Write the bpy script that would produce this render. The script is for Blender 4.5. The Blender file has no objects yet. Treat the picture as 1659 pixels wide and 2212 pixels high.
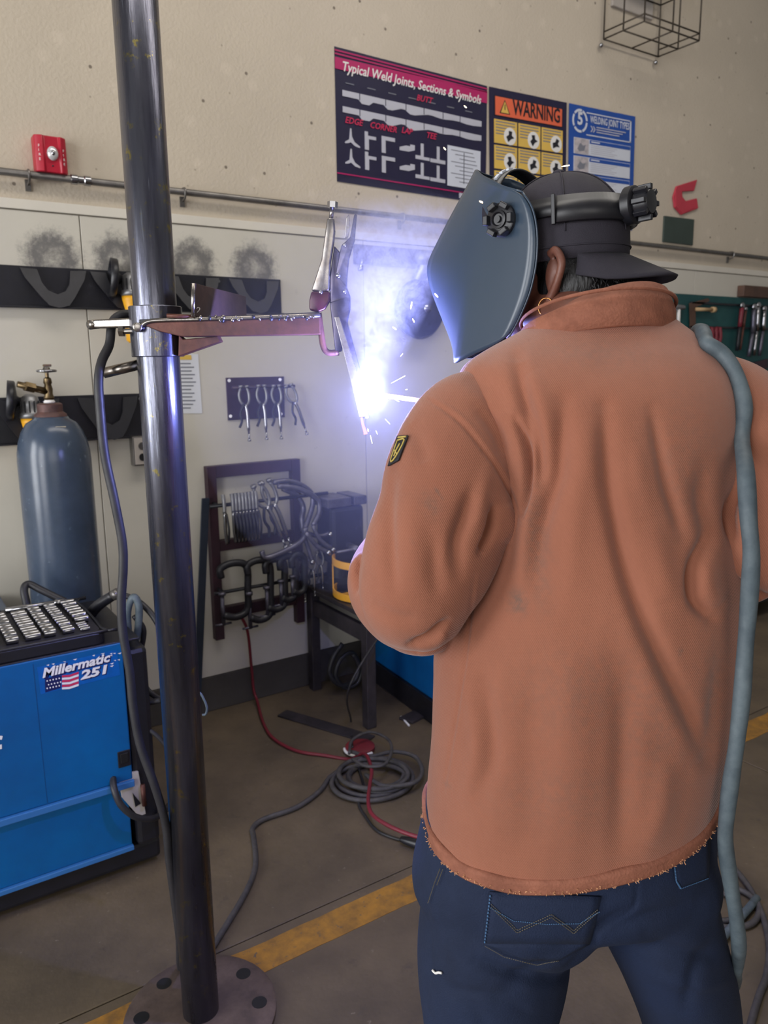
import bpy, bmesh, math, random
import numpy as np
from math import sin, cos, pi, radians
from mathutils import Vector, Matrix, noise
from mathutils.bvhtree import BVHTree

# ------------------------------------------------------------------ camera, world, lights, exposure
S = bpy.context.scene
COL = S.collection
FPX, PITCH, ROLL, YAW, CAMH, DIST = 1670.0, 0.191, -0.01136, 0.5868, 1.5, 3.0787
_F = np.array([sin(YAW)*cos(PITCH), cos(YAW)*cos(PITCH), -sin(PITCH)])
_R = np.array([cos(YAW), -sin(YAW), 0.0]); _U = np.cross(_R, _F)
_R, _U = cos(ROLL)*_R + sin(ROLL)*_U, -sin(ROLL)*_R + cos(ROLL)*_U
HF = np.array([sin(YAW), cos(YAW), 0.0]); HR = np.array([cos(YAW), -sin(YAW), 0.0])
CAM = np.array([0.0, -DIST, CAMH])

cd = bpy.data.cameras.new('camera'); cam = bpy.data.objects.new('camera', cd); COL.objects.link(cam)
cd.sensor_fit = 'VERTICAL'; cd.sensor_height = 36.0; cd.lens = 36.0*FPX/2212.0
cd.clip_start = 0.05; cd.clip_end = 100
cam.matrix_world = Matrix(((_R[0], _U[0], -_F[0], CAM[0]), (_R[1], _U[1], -_F[1], CAM[1]), (_R[2], _U[2], -_F[2], CAM[2]), (0, 0, 0, 1)))
cd.dof.use_dof = True; cd.dof.focus_distance = 1.2; cd.dof.aperture_fstop = cd.lens/3.6
S.camera = cam

W = bpy.data.worlds.new('World'); S.world = W; W.use_nodes = True
_bg = W.node_tree.nodes['Background']; _bg.inputs[0].default_value = (1.0, 0.965, 0.93, 1); _bg.inputs[1].default_value = 0.2

def area(name, loc, aim, sx, sy, power, col):
    l = bpy.data.lights.new(name, 'AREA'); l.shape = 'RECTANGLE'; l.size = sx; l.size_y = sy; l.energy = power; l.color = col
    o = bpy.data.objects.new(name, l); COL.objects.link(o); o.location = loc
    o.rotation_euler = (Vector(aim)-Vector(loc)).to_track_quat('-Z', 'Y').to_euler()
    return o
# two open bay doors in the far left wall, a third one behind the photographer, and roof lights
area('bay_door_daylight', (-4.6, -1.5, 1.75), (3, -1.5, 1.65), 1.6, 3.2, 190, (0.95, 0.97, 1.0))
area('bay_door_daylight_near', (-4.6, -4.6, 1.75), (3, -4.6, 1.65), 2.4, 3.2, 200, (0.97, 0.98, 1.0))
area('bay_door_daylight_rear', (-1.8, -9.0, 2.3), (0.9, -2.0, 1.3), 4.0, 3.2, 95, (1.0, 0.96, 0.90))
area('roof_light', (1.6, -1.9, 4.4), (1.6, -1.5, 0), 4.0, 0.8, 60, (1.0, 0.94, 0.86))
VS = S.view_settings
VS.view_transform = 'Standard'; VS.look = 'None'; VS.exposure = 0.0; VS.gamma = 1.0; VS.use_curve_mapping = False
S.cycles.max_bounces = 4; S.cycles.diffuse_bounces = 3; S.cycles.glossy_bounces = 3; S.cycles.volume_bounces = 0
S.cycles.use_adaptive_sampling = True; S.cycles.adaptive_threshold = 0.03; S.cycles.adaptive_min_samples = 12
S.cycles.sample_clamp_indirect = 6.0

# ------------------------------------------------------------------ geometry helpers
def V(a): return np.array(a, float)
def ray(x, y): return _F + _R*((x-829.5)/FPX) - _U*((y-1106)/FPX)
def fl(x, y, z=0.0):
    d = ray(x, y); return CAM + d*((z-CAMH)/d[2])
def wl(x, y, off=0.0):
    d = ray(x, y); return CAM + d*((DIST-off)/d[1])
def at(x, y, fw):
    d = ray(x, y); return CAM + d*(fw/(d @ HF))
def topx(P):
    v = np.asarray(P) - CAM; z = v @ _F
    return np.stack([829.5+FPX*(v @ _R)/z, 1106-FPX*(v @ _U)/z], -1)
def nrm(v): v = V(v); return v/np.linalg.norm(v)
UP = V((0, 0, 1))
rnd = random.Random(7)

def catmull(pts, n):
    pts = [V(p) for p in pts]
    if len(pts) < 3:
        return [pts[0]+(pts[-1]-pts[0])*i/n for i in range(n+1)]
    P = [2*pts[0]-pts[1]] + pts + [2*pts[-1]-pts[-2]]; out = []
    for i in range(1, len(P)-2):
        a, b, c, d = P[i-1:i+3]
        for k in range(n):
            t = k/n
            out.append(0.5*((2*b)+(c-a)*t+(2*a-5*b+4*c-d)*t*t+(3*b-a-3*c+d)*t**3))
    out.append(pts[-1]); return out

class MB:
    def __init__(s): s.v = []; s.f = []
    def add(s, vs, fs):
        o = len(s.v); s.v += [tuple(map(float, p)) for p in vs]; s.f += [tuple(i+o for i in q) for q in fs]; return s
    def hexa(s, p):   # 8 points, bottom 4 then top 4
        return s.add(p, [(3, 2, 1, 0), (4, 5, 6, 7), (0, 1, 5, 4), (1, 2, 6, 5), (2, 3, 7, 6), (3, 0, 4, 7)])
    def box(s, lo, hi):
        (a, b, c), (d, e, f) = lo, hi
        return s.hexa([(a, b, c), (d, b, c), (d, e, c), (a, e, c), (a, b, f), (d, b, f), (d, e, f), (a, e, f)])
    def obox(s, c, ax, ay, az):   # centre and three half-axis vectors
        c, ax, ay, az = map(V, (c, ax, ay, az))
        return s.hexa([c-ax-ay-az, c+ax-ay-az, c+ax+ay-az, c-ax+ay-az, c-ax-ay+az, c+ax-ay+az, c+ax+ay+az, c-ax+ay+az])
    def prism(s, poly, off):      # polygon of 3D points extruded by the vector off
        n = len(poly); off = V(off); P = [V(p) for p in poly]
        return s.add(P+[p+off for p in P], [tuple(range(n))[::-1], tuple(range(n, 2*n))]+[(i, (i+1) % n, n+(i+1) % n, n+i) for i in range(n)])
    def frame(s, d):
        d = nrm(d); a = nrm(np.cross(d, UP if abs(d[2]) < .9 else V((1, 0, 0)))); return a, np.cross(a, d)
    def cyl(s, p0, p1, r0, r1=None, n=16, cap=True):
        p0, p1 = V(p0), V(p1); r1 = r0 if r1 is None else r1; a, b = s.frame(p1-p0)
        c = [(cos(2*pi*i/n), sin(2*pi*i/n)) for i in range(n)]
        vs = [p0+(a*x+b*y)*r0 for x, y in c]+[p1+(a*x+b*y)*r1 for x, y in c]
        fs = [(i, (i+1) % n, n+(i+1) % n, n+i) for i in range(n)]
        if cap: fs += [tuple(range(n))[::-1], tuple(range(n, 2*n))]
        return s.add(vs, fs)
    def tube(s, pts, r, n=8, sm=6, closed=False):
        P = catmull(pts, sm) if sm else [V(p) for p in pts]
        m = len(P); vs = []; a = None
        for i, p in enumerate(P):
            d = nrm((P[(i+1) % m] if closed else P[min(i+1, m-1)])-(P[i-1] if (closed or i) else P[0]))
            if a is None: a, b = s.frame(d)
            else: a = nrm(a-d*(a @ d)); b = np.cross(a, d)
            rr = r(i/(m-1)) if callable(r) else r
            vs += [p+(a*cos(2*pi*k/n)+b*sin(2*pi*k/n))*rr for k in range(n)]
        M = m if closed else m-1
        fs = [(i*n+k, i*n+(k+1) % n, ((i+1) % m)*n+(k+1) % n, ((i+1) % m)*n+k) for i in range(M) for k in range(n)]
        if not closed: fs += [tuple(range(n))[::-1], tuple(range((m-1)*n, m*n))]
        return s.add(vs, fs)
    def lathe(s, o, prof, axis=(0, 0, 1), n=28):   # prof: list of (radius, height)
        o = V(o); d = nrm(axis); a, b = s.frame(d); m = len(prof)
        vs = [o+d*h+(a*cos(2*pi*k/n)+b*sin(2*pi*k/n))*max(r, 1e-5) for r, h in prof for k in range(n)]
        fs = [(i*n+k, i*n+(k+1) % n, (i+1)*n+(k+1) % n, (i+1)*n+k) for i in range(m-1) for k in range(n)]
        fs += [tuple(range(n))[::-1], tuple(range((m-1)*n, m*n))]
        return s.add(vs, fs)
    def ball(s, c, ax, ay, az, n=16, m=10):
        c, ax, ay, az = map(V, (c, ax, ay, az))
        vs = []; fs = []
        for j in range(m+1):
            t = pi*j/m
            for k in range(n):
                p = 2*pi*k/n; vs.append(c+ax*sin(t)*cos(p)+ay*sin(t)*sin(p)+az*cos(t))
        fs = [(j*n+k, j*n+(k+1) % n, (j+1)*n+(k+1) % n, (j+1)*n+k) for j in range(m) for k in range(n)]
        return s.add(vs, fs)
    def rings(s, R, n=40, sm=6, cap=True):
        """R: list of (centre, half axis a, half axis front b, half axis back c): lofted closed rings."""
        Q = [np.concatenate([V(x) for x in r]) for r in R]; Q = catmull(Q, sm); m = len(Q); vs = []
        for q in Q:
            c, a, bf, bb = q[:3], q[3:6], q[6:9], q[9:12]
            for k in range(n):
                t = 2*pi*k/n; ct, st = cos(t), sin(t)
                e = 0.88
                x = math.copysign(abs(ct)**e, ct); y = math.copysign(abs(st)**e, st)
                vs.append(c+a*x+(bf*y if y > 0 else bb*(-y)))
        fs = [(i*n+k, i*n+(k+1) % n, (i+1)*n+(k+1) % n, (i+1)*n+k) for i in range(m-1) for k in range(n)]
        if cap: fs += [tuple(range(n))[::-1], tuple(range((m-1)*n, m*n))]
        return s.add(vs, fs)
    def mesh(s, name):
        me = bpy.data.meshes.new(name); me.from_pydata(s.v, [], s.f); me.validate(); 
        bm = bmesh.new(); bm.from_mesh(me); bmesh.ops.remove_doubles(bm, verts=bm.verts, dist=1e-6)
        bmesh.ops.recalc_face_normals(bm, faces=bm.faces); bm.to_mesh(me); bm.free(); return me
    def build(s, name, mat, parent=None, smooth=False, bevel=0.0, seg=2):
        return link(name, s.mesh(name), mat, parent, smooth, bevel, seg)

def link(name, me, mat, parent=None, smooth=False, bevel=0.0, seg=2):
    o = bpy.data.objects.new(name, me); COL.objects.link(o)
    if mat is not None:
        me.materials.clear(); me.materials.append(mat)
    if smooth:
        me.polygons.foreach_set('use_smooth', [True]*len(me.polygons))
        if smooth == 'auto': me.set_sharp_from_angle(angle=radians(40))
    if bevel:
        b = o.modifiers.new('bevel', 'BEVEL'); b.width = bevel; b.segments = seg; b.limit_method = 'ANGLE'; b.angle_limit = radians(35)
    if parent is not None: adopt(o, parent)
    return o
def adopt(o, p):
    o.parent = p; o.matrix_parent_inverse = p.matrix_basis.inverted() if p.parent is None else (p.parent.matrix_basis @ p.matrix_parent_inverse @ p.matrix_basis).inverted()
def tag(o, label, cat, group=None, kind=None):
    o['label'] = label; o['category'] = cat
    if group: o['group'] = group
    if kind: o['kind'] = kind
    return o
def thing(name, label, cat, loc, group=None):
    o = bpy.data.objects.new(name, None); COL.objects.link(o); o.empty_display_size = 0.05
    o.location = [float(x) for x in loc]; return tag(o, label, cat, group)
def struct(o, label=None):
    o['kind'] = 'structure'
    if label: o['label'] = label
    return o
def dup(root, loc, label=None, rot=None):
    r = root.copy(); COL.objects.link(r); r.location = [float(x) for x in loc]
    if rot is not None: r.rotation_euler = rot
    if label: r['label'] = label
    for ch in list(root.children):
        c = ch.copy(); COL.objects.link(c); c.parent = r
        for g in ch.children:
            d = g.copy(); COL.objects.link(d); d.parent = c
    return r
def remeshed(me, voxel, smooth=4, sub=0):
    t = bpy.data.objects.new('temporary', me); COL.objects.link(t)
    m = t.modifiers.new('r', 'REMESH'); m.mode = 'VOXEL'; m.voxel_size = voxel
    if smooth: k = t.modifiers.new('s', 'SMOOTH'); k.factor = 0.5; k.iterations = smooth
    if sub: u = t.modifiers.new('u', 'SUBSURF'); u.levels = sub; u.render_levels = sub
    out = bpy.data.meshes.new_from_object(t.evaluated_get(bpy.context.evaluated_depsgraph_get()))
    bpy.data.objects.remove(t); return out
def mesh_bvh(*meshes):
    vs, fs = [], []
    for me in meshes:
        o = len(vs); co = np.empty(len(me.vertices)*3); me.vertices.foreach_get('co', co)
        vs += co.reshape(-1, 3).tolist(); fs += [[i+o for i in p.vertices] for p in me.polygons]
    return BVHTree.FromPolygons(vs, fs)
def cast(bvh, x, y, off=0.002):
    d = Vector(ray(x, y)).normalized(); h, n, i, t = bvh.ray_cast(Vector(CAM), d)
    if h is None: return None
    if n.dot(d) > 0: n = -n
    return V(h+n*off)
def text_mesh(body, size, shear=0.0, align='LEFT', bold=0.0, spacing=1.0):
    c = bpy.data.curves.new('lettering', 'FONT'); c.body = body; c.size = size; c.shear = shear; c.align_x = align; c.offset = bold; c.space_character = spacing
    c.resolution_u = 2; c.extrude = 0.0002
    t = bpy.data.objects.new('temporary', c); COL.objects.link(t)
    me = bpy.data.meshes.new_from_object(t.evaluated_get(bpy.context.evaluated_depsgraph_get()))
    bpy.data.objects.remove(t); bpy.data.curves.remove(c); return me
def put_text(name, body, size, origin, mat, parent, ex=(1, 0, 0), ez=(0, 0, 1), fit=None, **kw):
    """Lettering lying in the plane of ex (reading direction) and ez (up)."""
    me = text_mesh(body, size, **kw); o, ex, ez = V(origin), V(ex), V(ez)
    co = np.empty(len(me.vertices)*3); me.vertices.foreach_get('co', co); co = co.reshape(-1, 3)
    if fit:
        w = co[:, 0].max()-co[:, 0].min(); co[:, 0] = (co[:, 0]-co[:, 0].min())*fit/w
    nn = np.cross(ex, ez); P = o+co[:, :1]*ex+co[:, 1:2]*ez+co[:, 2:]*nn
    me.vertices.foreach_set('co', P.ravel()); me.update()
    return link(name, me, mat, parent)

# ------------------------------------------------------------------ materials
def lin(r, g, b): return tuple(((c/255)/12.92 if c/255 <= .04045 else ((c/255+.055)/1.055)**2.4) for c in (r, g, b))+(1,)
MATS = {}
def mat(name, rgb, rough=0.6, metal=0.0, var=0.12, vscale=6.0, bump=0.0, bscale=60.0, rgb2=None, stretch=None, spec=0.5, coat=0.0, contrast=(0.35, 0.7)):
    """Procedural surface: a noise mix of rgb and rgb2 (or a darker rgb), noise in the roughness and a noise bump."""
    if name in MATS: return MATS[name]
    m = bpy.data.materials.new(name); m.use_nodes = True; N = m.node_tree.nodes; L = m.node_tree.links
    P = N['Principled BSDF']; P.inputs['Metallic'].default_value = metal; P.inputs['Specular IOR Level'].default_value = spec; P.inputs['Coat Weight'].default_value = coat
    g = N.new('ShaderNodeNewGeometry'); mp = N.new('ShaderNodeMapping'); L.new(g.outputs['Position'], mp.inputs[0])
    if stretch: mp.inputs['Scale'].default_value = stretch
    nz = N.new('ShaderNodeTexNoise'); nz.inputs['Scale'].default_value = vscale; nz.inputs['Detail'].default_value = 6; nz.inputs['Roughness'].default_value = 0.65; L.new(mp.outputs[0], nz.inputs['Vector'])
    rp = N.new('ShaderNodeValToRGB'); rp.color_ramp.elements[0].position = contrast[0]; rp.color_ramp.elements[1].position = contrast[1]
    c1 = lin(*rgb); c0 = lin(*rgb2) if rgb2 else tuple(x*(1-2*var) for x in c1[:3])+(1,)
    rp.color_ramp.elements[0].color = c0; rp.color_ramp.elements[1].color = c1
    L.new(nz.outputs['Fac'], rp.inputs[0]); L.new(rp.outputs[0], P.inputs['Base Color'])
    mr = N.new('ShaderNodeMapRange'); mr.inputs['To Min'].default_value = min(1, rough*1.2); mr.inputs['To Max'].default_value = rough*0.8; L.new(nz.outputs['Fac'], mr.inputs[0]); L.new(mr.outputs[0], P.inputs['Roughness'])
    if bump:
        n2 = N.new('ShaderNodeTexNoise'); n2.inputs['Scale'].default_value = bscale; n2.inputs['Detail'].default_value = 4; L.new(mp.outputs[0], n2.inputs['Vector'])
        b = N.new('ShaderNodeBump'); b.inputs['Strength'].default_value = bump; b.inputs['Distance'].default_value = 0.004; L.new(n2.outputs['Fac'], b.inputs['Height']); L.new(b.outputs[0], P.inputs['Normal'])
    MATS[name] = m; m['pn'] = P.name; return m
def nodes_of(m): return m.node_tree.nodes, m.node_tree.links, m.node_tree.nodes['Principled BSDF']
def mixin(m, fac_socket, rgb):
    """Mix a further colour over whatever feeds the base colour."""
    N, L, P = nodes_of(m); mx = N.new('ShaderNodeMix'); mx.data_type = 'RGBA'
    src = P.inputs['Base Color'].links[0].from_socket
    L.new(fac_socket, mx.inputs[0]); L.new(src, mx.inputs[6]); mx.inputs[7].default_value = lin(*rgb); L.new(mx.outputs[2], P.inputs['Base Color']); return mx
def math_node(m, op, a, b=None, clamp=False):
    N, L, P = nodes_of(m); q = N.new('ShaderNodeMath'); q.operation = op; q.use_clamp = clamp
    for i, x in enumerate((a, b)):
        if x is None: continue
        if isinstance(x, (int, float)): q.inputs[i].default_value = x
        else: L.new(x, q.inputs[i])
    return q.outputs[0]
def pos_node(m):
    N, L, P = nodes_of(m); return N.new('ShaderNodeNewGeometry').outputs['Position']
def noise_node(m, vec, scale, detail=4, rough=.6):
    N, L, P = nodes_of(m); q = N.new('ShaderNodeTexNoise'); q.inputs['Scale'].default_value = scale; q.inputs['Detail'].default_value = detail; q.inputs['Roughness'].default_value = rough; L.new(vec, q.inputs['Vector']); return q.outputs['Fac']
def ramp(m, fac, lo, hi, flip=False):
    N, L, P = nodes_of(m); q = N.new('ShaderNodeMapRange'); q.clamp = True; q.interpolation_type = 'SMOOTHSTEP'
    q.inputs['From Min'].default_value = lo; q.inputs['From Max'].default_value = hi
    q.inputs['To Min'].default_value = 1.0 if flip else 0.0; q.inputs['To Max'].default_value = 0.0 if flip else 1.0
    L.new(fac, q.inputs[0]); return q.outputs[0]
def dist_to(m, vec, p, scale=(1, 1, 1)):
    N, L, P = nodes_of(m); s = N.new('ShaderNodeVectorMath'); s.operation = 'SUBTRACT'; L.new(vec, s.inputs[0]); s.inputs[1].default_value = p
    k = N.new('ShaderNodeVectorMath'); k.operation = 'MULTIPLY'; L.new(s.outputs[0], k.inputs[0]); k.inputs[1].default_value = scale
    l = N.new('ShaderNodeVectorMath'); l.operation = 'LENGTH'; L.new(k.outputs[0], l.inputs[0]); return l.outputs['Value']

M_upper = mat('painted_concrete', (196, 184, 166), 0.85, var=0.05, vscale=1.3, bump=0.55, bscale=85)
_p = pos_node(M_upper); _N, _L, _P = nodes_of(M_upper)
_sx = _N.new('ShaderNodeSeparateXYZ'); _cx = _N.new('ShaderNodeCombineXYZ'); _L.new(_p, _sx.inputs[0]); _L.new(_sx.outputs[0], _cx.inputs[0]); _L.new(_sx.outputs[2], _cx.inputs[1])
def holes(scale, lo, hi, rgb, k):
    v = _N.new('ShaderNodeTexVoronoi'); v.voronoi_dimensions = '2D'; v.inputs['Scale'].default_value = scale; _L.new(_cx.outputs[0], v.inputs['Vector'])
    mixin(M_upper, math_node(M_upper, 'MULTIPLY', ramp(M_upper, v.outputs['Distance'], lo, hi, True), k), rgb)
holes(4.6, .05, .14, (214, 201, 183), .22)          # pale patches around
holes(3.0, .013, .024, (92, 80, 70), .8)            # form-tie and air holes
holes(4.1, .012, .020, (128, 115, 102), .5)
M_panel = mat('painted_plywood', (200, 195, 183), 0.6, var=0.045, vscale=2.2, bump=0.12, bscale=40)
M_trimstrip = mat('painted_batten', (212, 206, 194), 0.6, var=0.05, vscale=3)
M_base = mat('grey_base_paint', (72, 68, 66), 0.7, var=0.14, vscale=5, bump=.1)
M_floor = mat('concrete_floor', (104, 90, 71), 0.62, vscale=2.6, rgb2=(70, 60, 48), bump=0.25, bscale=45, contrast=(.3, .72))
_f = noise_node(M_floor, pos_node(M_floor), 14, 5, .7); mixin(M_floor, math_node(M_floor, 'MULTIPLY', ramp(M_floor, _f, .58, .7), .45), (58, 51, 47))
_f = noise_node(M_floor, pos_node(M_floor), 55, 2, .5); mixin(M_floor, math_node(M_floor, 'MULTIPLY', ramp(M_floor, _f, .7, .78), .35), (150, 138, 122))
M_yellow = mat('worn_yellow_floor_paint', (170, 120, 40), 0.6, vscale=18, rgb2=(118, 86, 40), bump=.2, bscale=60)
_f = noise_node(M_yellow, pos_node(M_yellow), 38, 5, .75); mixin(M_yellow, ramp(M_yellow, _f, .60, .66), (92, 80, 66))
M_steel = mat('mill_scale_steel', (118, 120, 132), 0.26, 0.9, vscale=3.5, rgb2=(70, 70, 82), stretch=(9, 9, .8), bump=.12, bscale=30)
_q = noise_node(M_steel, pos_node(M_steel), 26, 5, .75); mixin(M_steel, math_node(M_steel, 'MULTIPLY', ramp(M_steel, _q, .59, .66), .75), (150, 138, 66))
_mpN = nodes_of(M_steel)[0].new('ShaderNodeMapping'); _mpN.inputs['Scale'].default_value = (90, 90, 4); nodes_of(M_steel)[1].new(pos_node(M_steel), _mpN.inputs[0])
_q = noise_node(M_steel, _mpN.outputs[0], 1.0, 3, .6); mixin(M_steel, math_node(M_steel, 'MULTIPLY', ramp(M_steel, _q, .66, .72), .8), (150, 156, 170))
M_steelclean = mat('bright_steel', (176, 172, 168), 0.28, 1.0, vscale=20, rgb2=(120, 112, 104), bump=.08)
M_chrome = mat('chrome', (168, 168, 172), 0.2, 1.0, var=.05, vscale=20)
M_brass = mat('tarnished_brass', (128, 110, 82), 0.35, 1.0, var=.2, vscale=30)
M_rust = mat('rusty_steel', (104, 62, 50), 0.5, 0.4, vscale=18, rgb2=(72, 44, 38), bump=.2)
M_brown = mat('brown_steel_plate', (96, 72, 68), 0.5, 0.4, vscale=14, rgb2=(64, 50, 50))
M_blacksteel = mat('black_painted_steel', (34, 34, 42), 0.45, 0.1, vscale=7, rgb2=(20, 20, 27), bump=.08)
_f = noise_node(M_blacksteel, pos_node(M_blacksteel), 9, 5, .7); mixin(M_blacksteel, math_node(M_blacksteel, 'MULTIPLY', ramp(M_blacksteel, _f, .55, .75), .35), (92, 90, 98))
M_darkframe = mat('dark_maroon_steel', (62, 36, 48), 0.5, 0.1, vscale=9, rgb2=(44, 27, 38))
M_tablesteel = mat('dark_table_steel', (74, 68, 72), 0.5, 0.4, vscale=9, rgb2=(48, 45, 50))
M_rubber = mat('black_rubber', (44, 43, 47), 0.5, vscale=30, rgb2=(30, 30, 34))
M_greyrubber = mat('grey_cable_rubber', (92, 104, 110), 0.6, vscale=25, rgb2=(66, 78, 86), bump=.25, bscale=60)
M_floorcable = mat('dusty_cable_rubber', (74, 70, 70), 0.65, vscale=30, rgb2=(52, 50, 52))
M_redhose = mat('red_rubber_hose', (116, 32, 46), 0.5, var=.1)
M_blue = mat('blue_powder_coat', (0, 92, 152), 0.38, vscale=4, rgb2=(0, 78, 134), bump=.04, bscale=200)
M_bluelight = mat('pale_blue_edge', (50, 108, 168), 0.4, var=.05)
M_blackplastic = mat('black_plastic', (30, 30, 36), 0.38, vscale=20, rgb2=(22, 22, 27))
M_cyl = mat('slate_blue_cylinder_paint', (68, 80, 98), 0.24, vscale=5, rgb2=(54, 66, 82), bump=.05, bscale=25)
_q = noise_node(M_cyl, pos_node(M_cyl), 16, 6, .7); mixin(M_cyl, math_node(M_cyl, 'MULTIPLY', ramp(M_cyl, _q, .62, .7), .45), (122, 136, 150))
M_rustring = mat('rusted_neck_ring', (104, 72, 66), 0.6, 0.2, vscale=25, rgb2=(76, 56, 54))
M_red = mat('fire_alarm_red', (176, 22, 48), 0.35, var=.04)
M_lens = mat('strobe_lens', (214, 214, 216), 0.1, 0.3, var=.05, coat=.6)
M_white = mat('white_print', (226, 224, 220), 0.6, var=.03)
M_galv = mat('galvanised_conduit', (134, 130, 126), 0.38, 0.75, vscale=12, rgb2=(104, 101, 99))
M_grinder = mat('yellow_plastic', (232, 168, 30), 0.45, var=.06)
M_cast = mat('cast_grey_metal', (150, 150, 152), 0.4, 0.7, var=.15, vscale=25)
M_paper = mat('white_paper', (214, 216, 222), 0.7, var=.03)
M_ink = mat('grey_print', (120, 122, 132), 0.7, var=.03)
M_cream = mat('cream_plastic', (206, 196, 172), 0.5, var=.04)
M_redcard = mat('red_cloth', (190, 58, 74), 0.7, var=.08)
M_greenpanel = mat('dark_green_board', (54, 66, 60), 0.6, var=.06)
M_peg = mat('green_pegboard', (26, 80, 80), 0.6, vscale=4, rgb2=(20, 66, 68))
M_wood = mat('light_wood', (196, 168, 126), 0.6, vscale=10, rgb2=(170, 138, 98), stretch=(1, 1, .1))
M_brownwood = mat('brown_board', (92, 66, 52), 0.65, vscale=10, rgb2=(70, 50, 42))
M_wire = mat('wire_cage_steel', (84, 76, 66), 0.5, 0.5, var=.1)
M_plate = mat('grey_backplate', (178, 170, 162), 0.6, var=.04)
M_ring = mat('yellow_hoop_paint', (222, 160, 48), 0.5, var=.07, vscale=15)
M_skin = mat('skin', (112, 70, 56), 0.5, vscale=30, rgb2=(94, 57, 46), bump=.1, bscale=150)
M_hair = mat('black_hair', (16, 13, 15), 0.5, vscale=60, rgb2=(7, 6, 8), stretch=(1, 1, .3), bump=.6, bscale=220)
M_cap = mat('black_cotton_cap', (44, 40, 50), 0.85, vscale=8, rgb2=(36, 33, 42), bump=.25, bscale=700)
M_helmet = mat('slate_helmet_shell', (52, 66, 82), 0.3, vscale=3, rgb2=(46, 60, 76), spec=.5)
M_glove = mat('leather_glove', (150, 110, 80), 0.7, vscale=12, rgb2=(120, 84, 60), bump=.2)
M_gold = mat('gold_hoop', (214, 150, 92), 0.25, 1.0, var=.05)
M_boot = mat('brown_leather_boot', (62, 44, 34), 0.5, var=.15, bump=.15)
M_jeans = mat('indigo_denim', (8, 30, 64), 0.85, vscale=5, rgb2=(5, 20, 46), bump=.3, bscale=500, contrast=(.3, .75))
M_jeansthread = mat('denim_stitching', (92, 86, 74), 0.8, var=.1)
M_jacket = mat('copper_twill', (150, 93, 70), 0.82, vscale=3.2, rgb2=(134, 82, 62), contrast=(.3, .75), spec=.3)
M_jackettrim = mat('copper_twill_hem', (148, 92, 70), 0.85, vscale=30, rgb2=(122, 74, 56), bump=.3, bscale=300)
M_fray = mat('frayed_thread', (214, 158, 116), 0.85, var=.1)
def emit(name, rgb, strength):
    m = bpy.data.materials.new(name); m.use_nodes = True; N = m.node_tree.nodes; N.remove(N['Principled BSDF']); e = N.new('ShaderNodeEmission')
    e.inputs[0].default_value = (*rgb, 1); e.inputs[1].default_value = strength; m.node_tree.links.new(e.outputs[0], N['Material Output'].inputs[0]); return m

# ------------------------------------------------------------------ the setting
# soot marks left on the boards above the grinder cradles
CRADLE_X = [wl(118, 625)[0], wl(262, 630)[0], wl(415, 640)[0], wl(548, 645)[0]]
_pp = pos_node(M_panel)
for i, (sx, sy) in enumerate(((112, 545), (258, 552), (415, 562), (549, 568))):
    c = wl(sx, sy); d = dist_to(M_panel, _pp, tuple(c+V((0, 0, -.02))), (1, 0, 1.0))
    nz = noise_node(M_panel, _pp, 22, 5, .8)
    dd = math_node(M_panel, 'ADD', d, math_node(M_panel, 'MULTIPLY', math_node(M_panel, 'SUBTRACT', nz, .5), .15))
    ring = math_node(M_panel, 'MULTIPLY', ramp(M_panel, dd, .055, .125, True), ramp(M_panel, dd, -.03, .06))
    mixin(M_panel, math_node(M_panel, 'MULTIPLY', ring, .8), (58, 58, 66))
_f = noise_node(M_panel, _pp, 9, 6, .75); mixin(M_panel, math_node(M_panel, 'MULTIPLY', ramp(M_panel, _f, .60, .72), .28), (150, 143, 132))
_f = noise_node(M_panel, _pp, 30, 3, .6); mixin(M_panel, math_node(M_panel, 'MULTIPLY', ramp(M_panel, _f, .71, .76), .5), (110, 104, 98))

XL, XR = -4.2, 9.0
struct(MB().box((XL, .014, 0), (XR, .25, 5.0)).build('wall_back', M_upper), 'beige painted concrete wall with small form holes')
wall = bpy.data.objects['wall_back']
# boards of the lower wall, each a part
x = 0.73-1.22*4
while x < XR:
    a, b = max(x+.0018, XL), min(x+1.22-.0018, XR)
    MB().box((a, 0, .16), (b, .0135, 2.037)).build('board', M_panel, wall, bevel=.0015)
    x += 1.22
struct(MB().box((XL, -.006, 2.0405), (XR, .0135, 2.0745)).build('trim_1', M_trimstrip, bevel=.002), 'painted batten along the top of the white wall boards')
struct(MB().box((XL, -.004, 0.0), (XR, .0135, .1575)).build('baseboard_back', M_base, bevel=.002), 'grey painted base band along the wall')
# floor slabs with sawn joints
fb = struct(MB().box((XL, -10, -.12), (XR, .25, -.012)).build('floor', M_floor), 'stained grey concrete floor')
JX, JY = [2.62], [-1.37, -4.6]
xs = [XL]+JX+[XR]; ys = [-10]+sorted(JY)+[0.0]
for i in range(len(xs)-1):
    for j in range(len(ys)-1):
        MB().box((xs[i]+.002, ys[j]+.002, -.012), (xs[i+1]-.002, ys[j+1]-.002, 0)).build('slab', M_floor, fb, bevel=.0025, seg=1)
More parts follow.
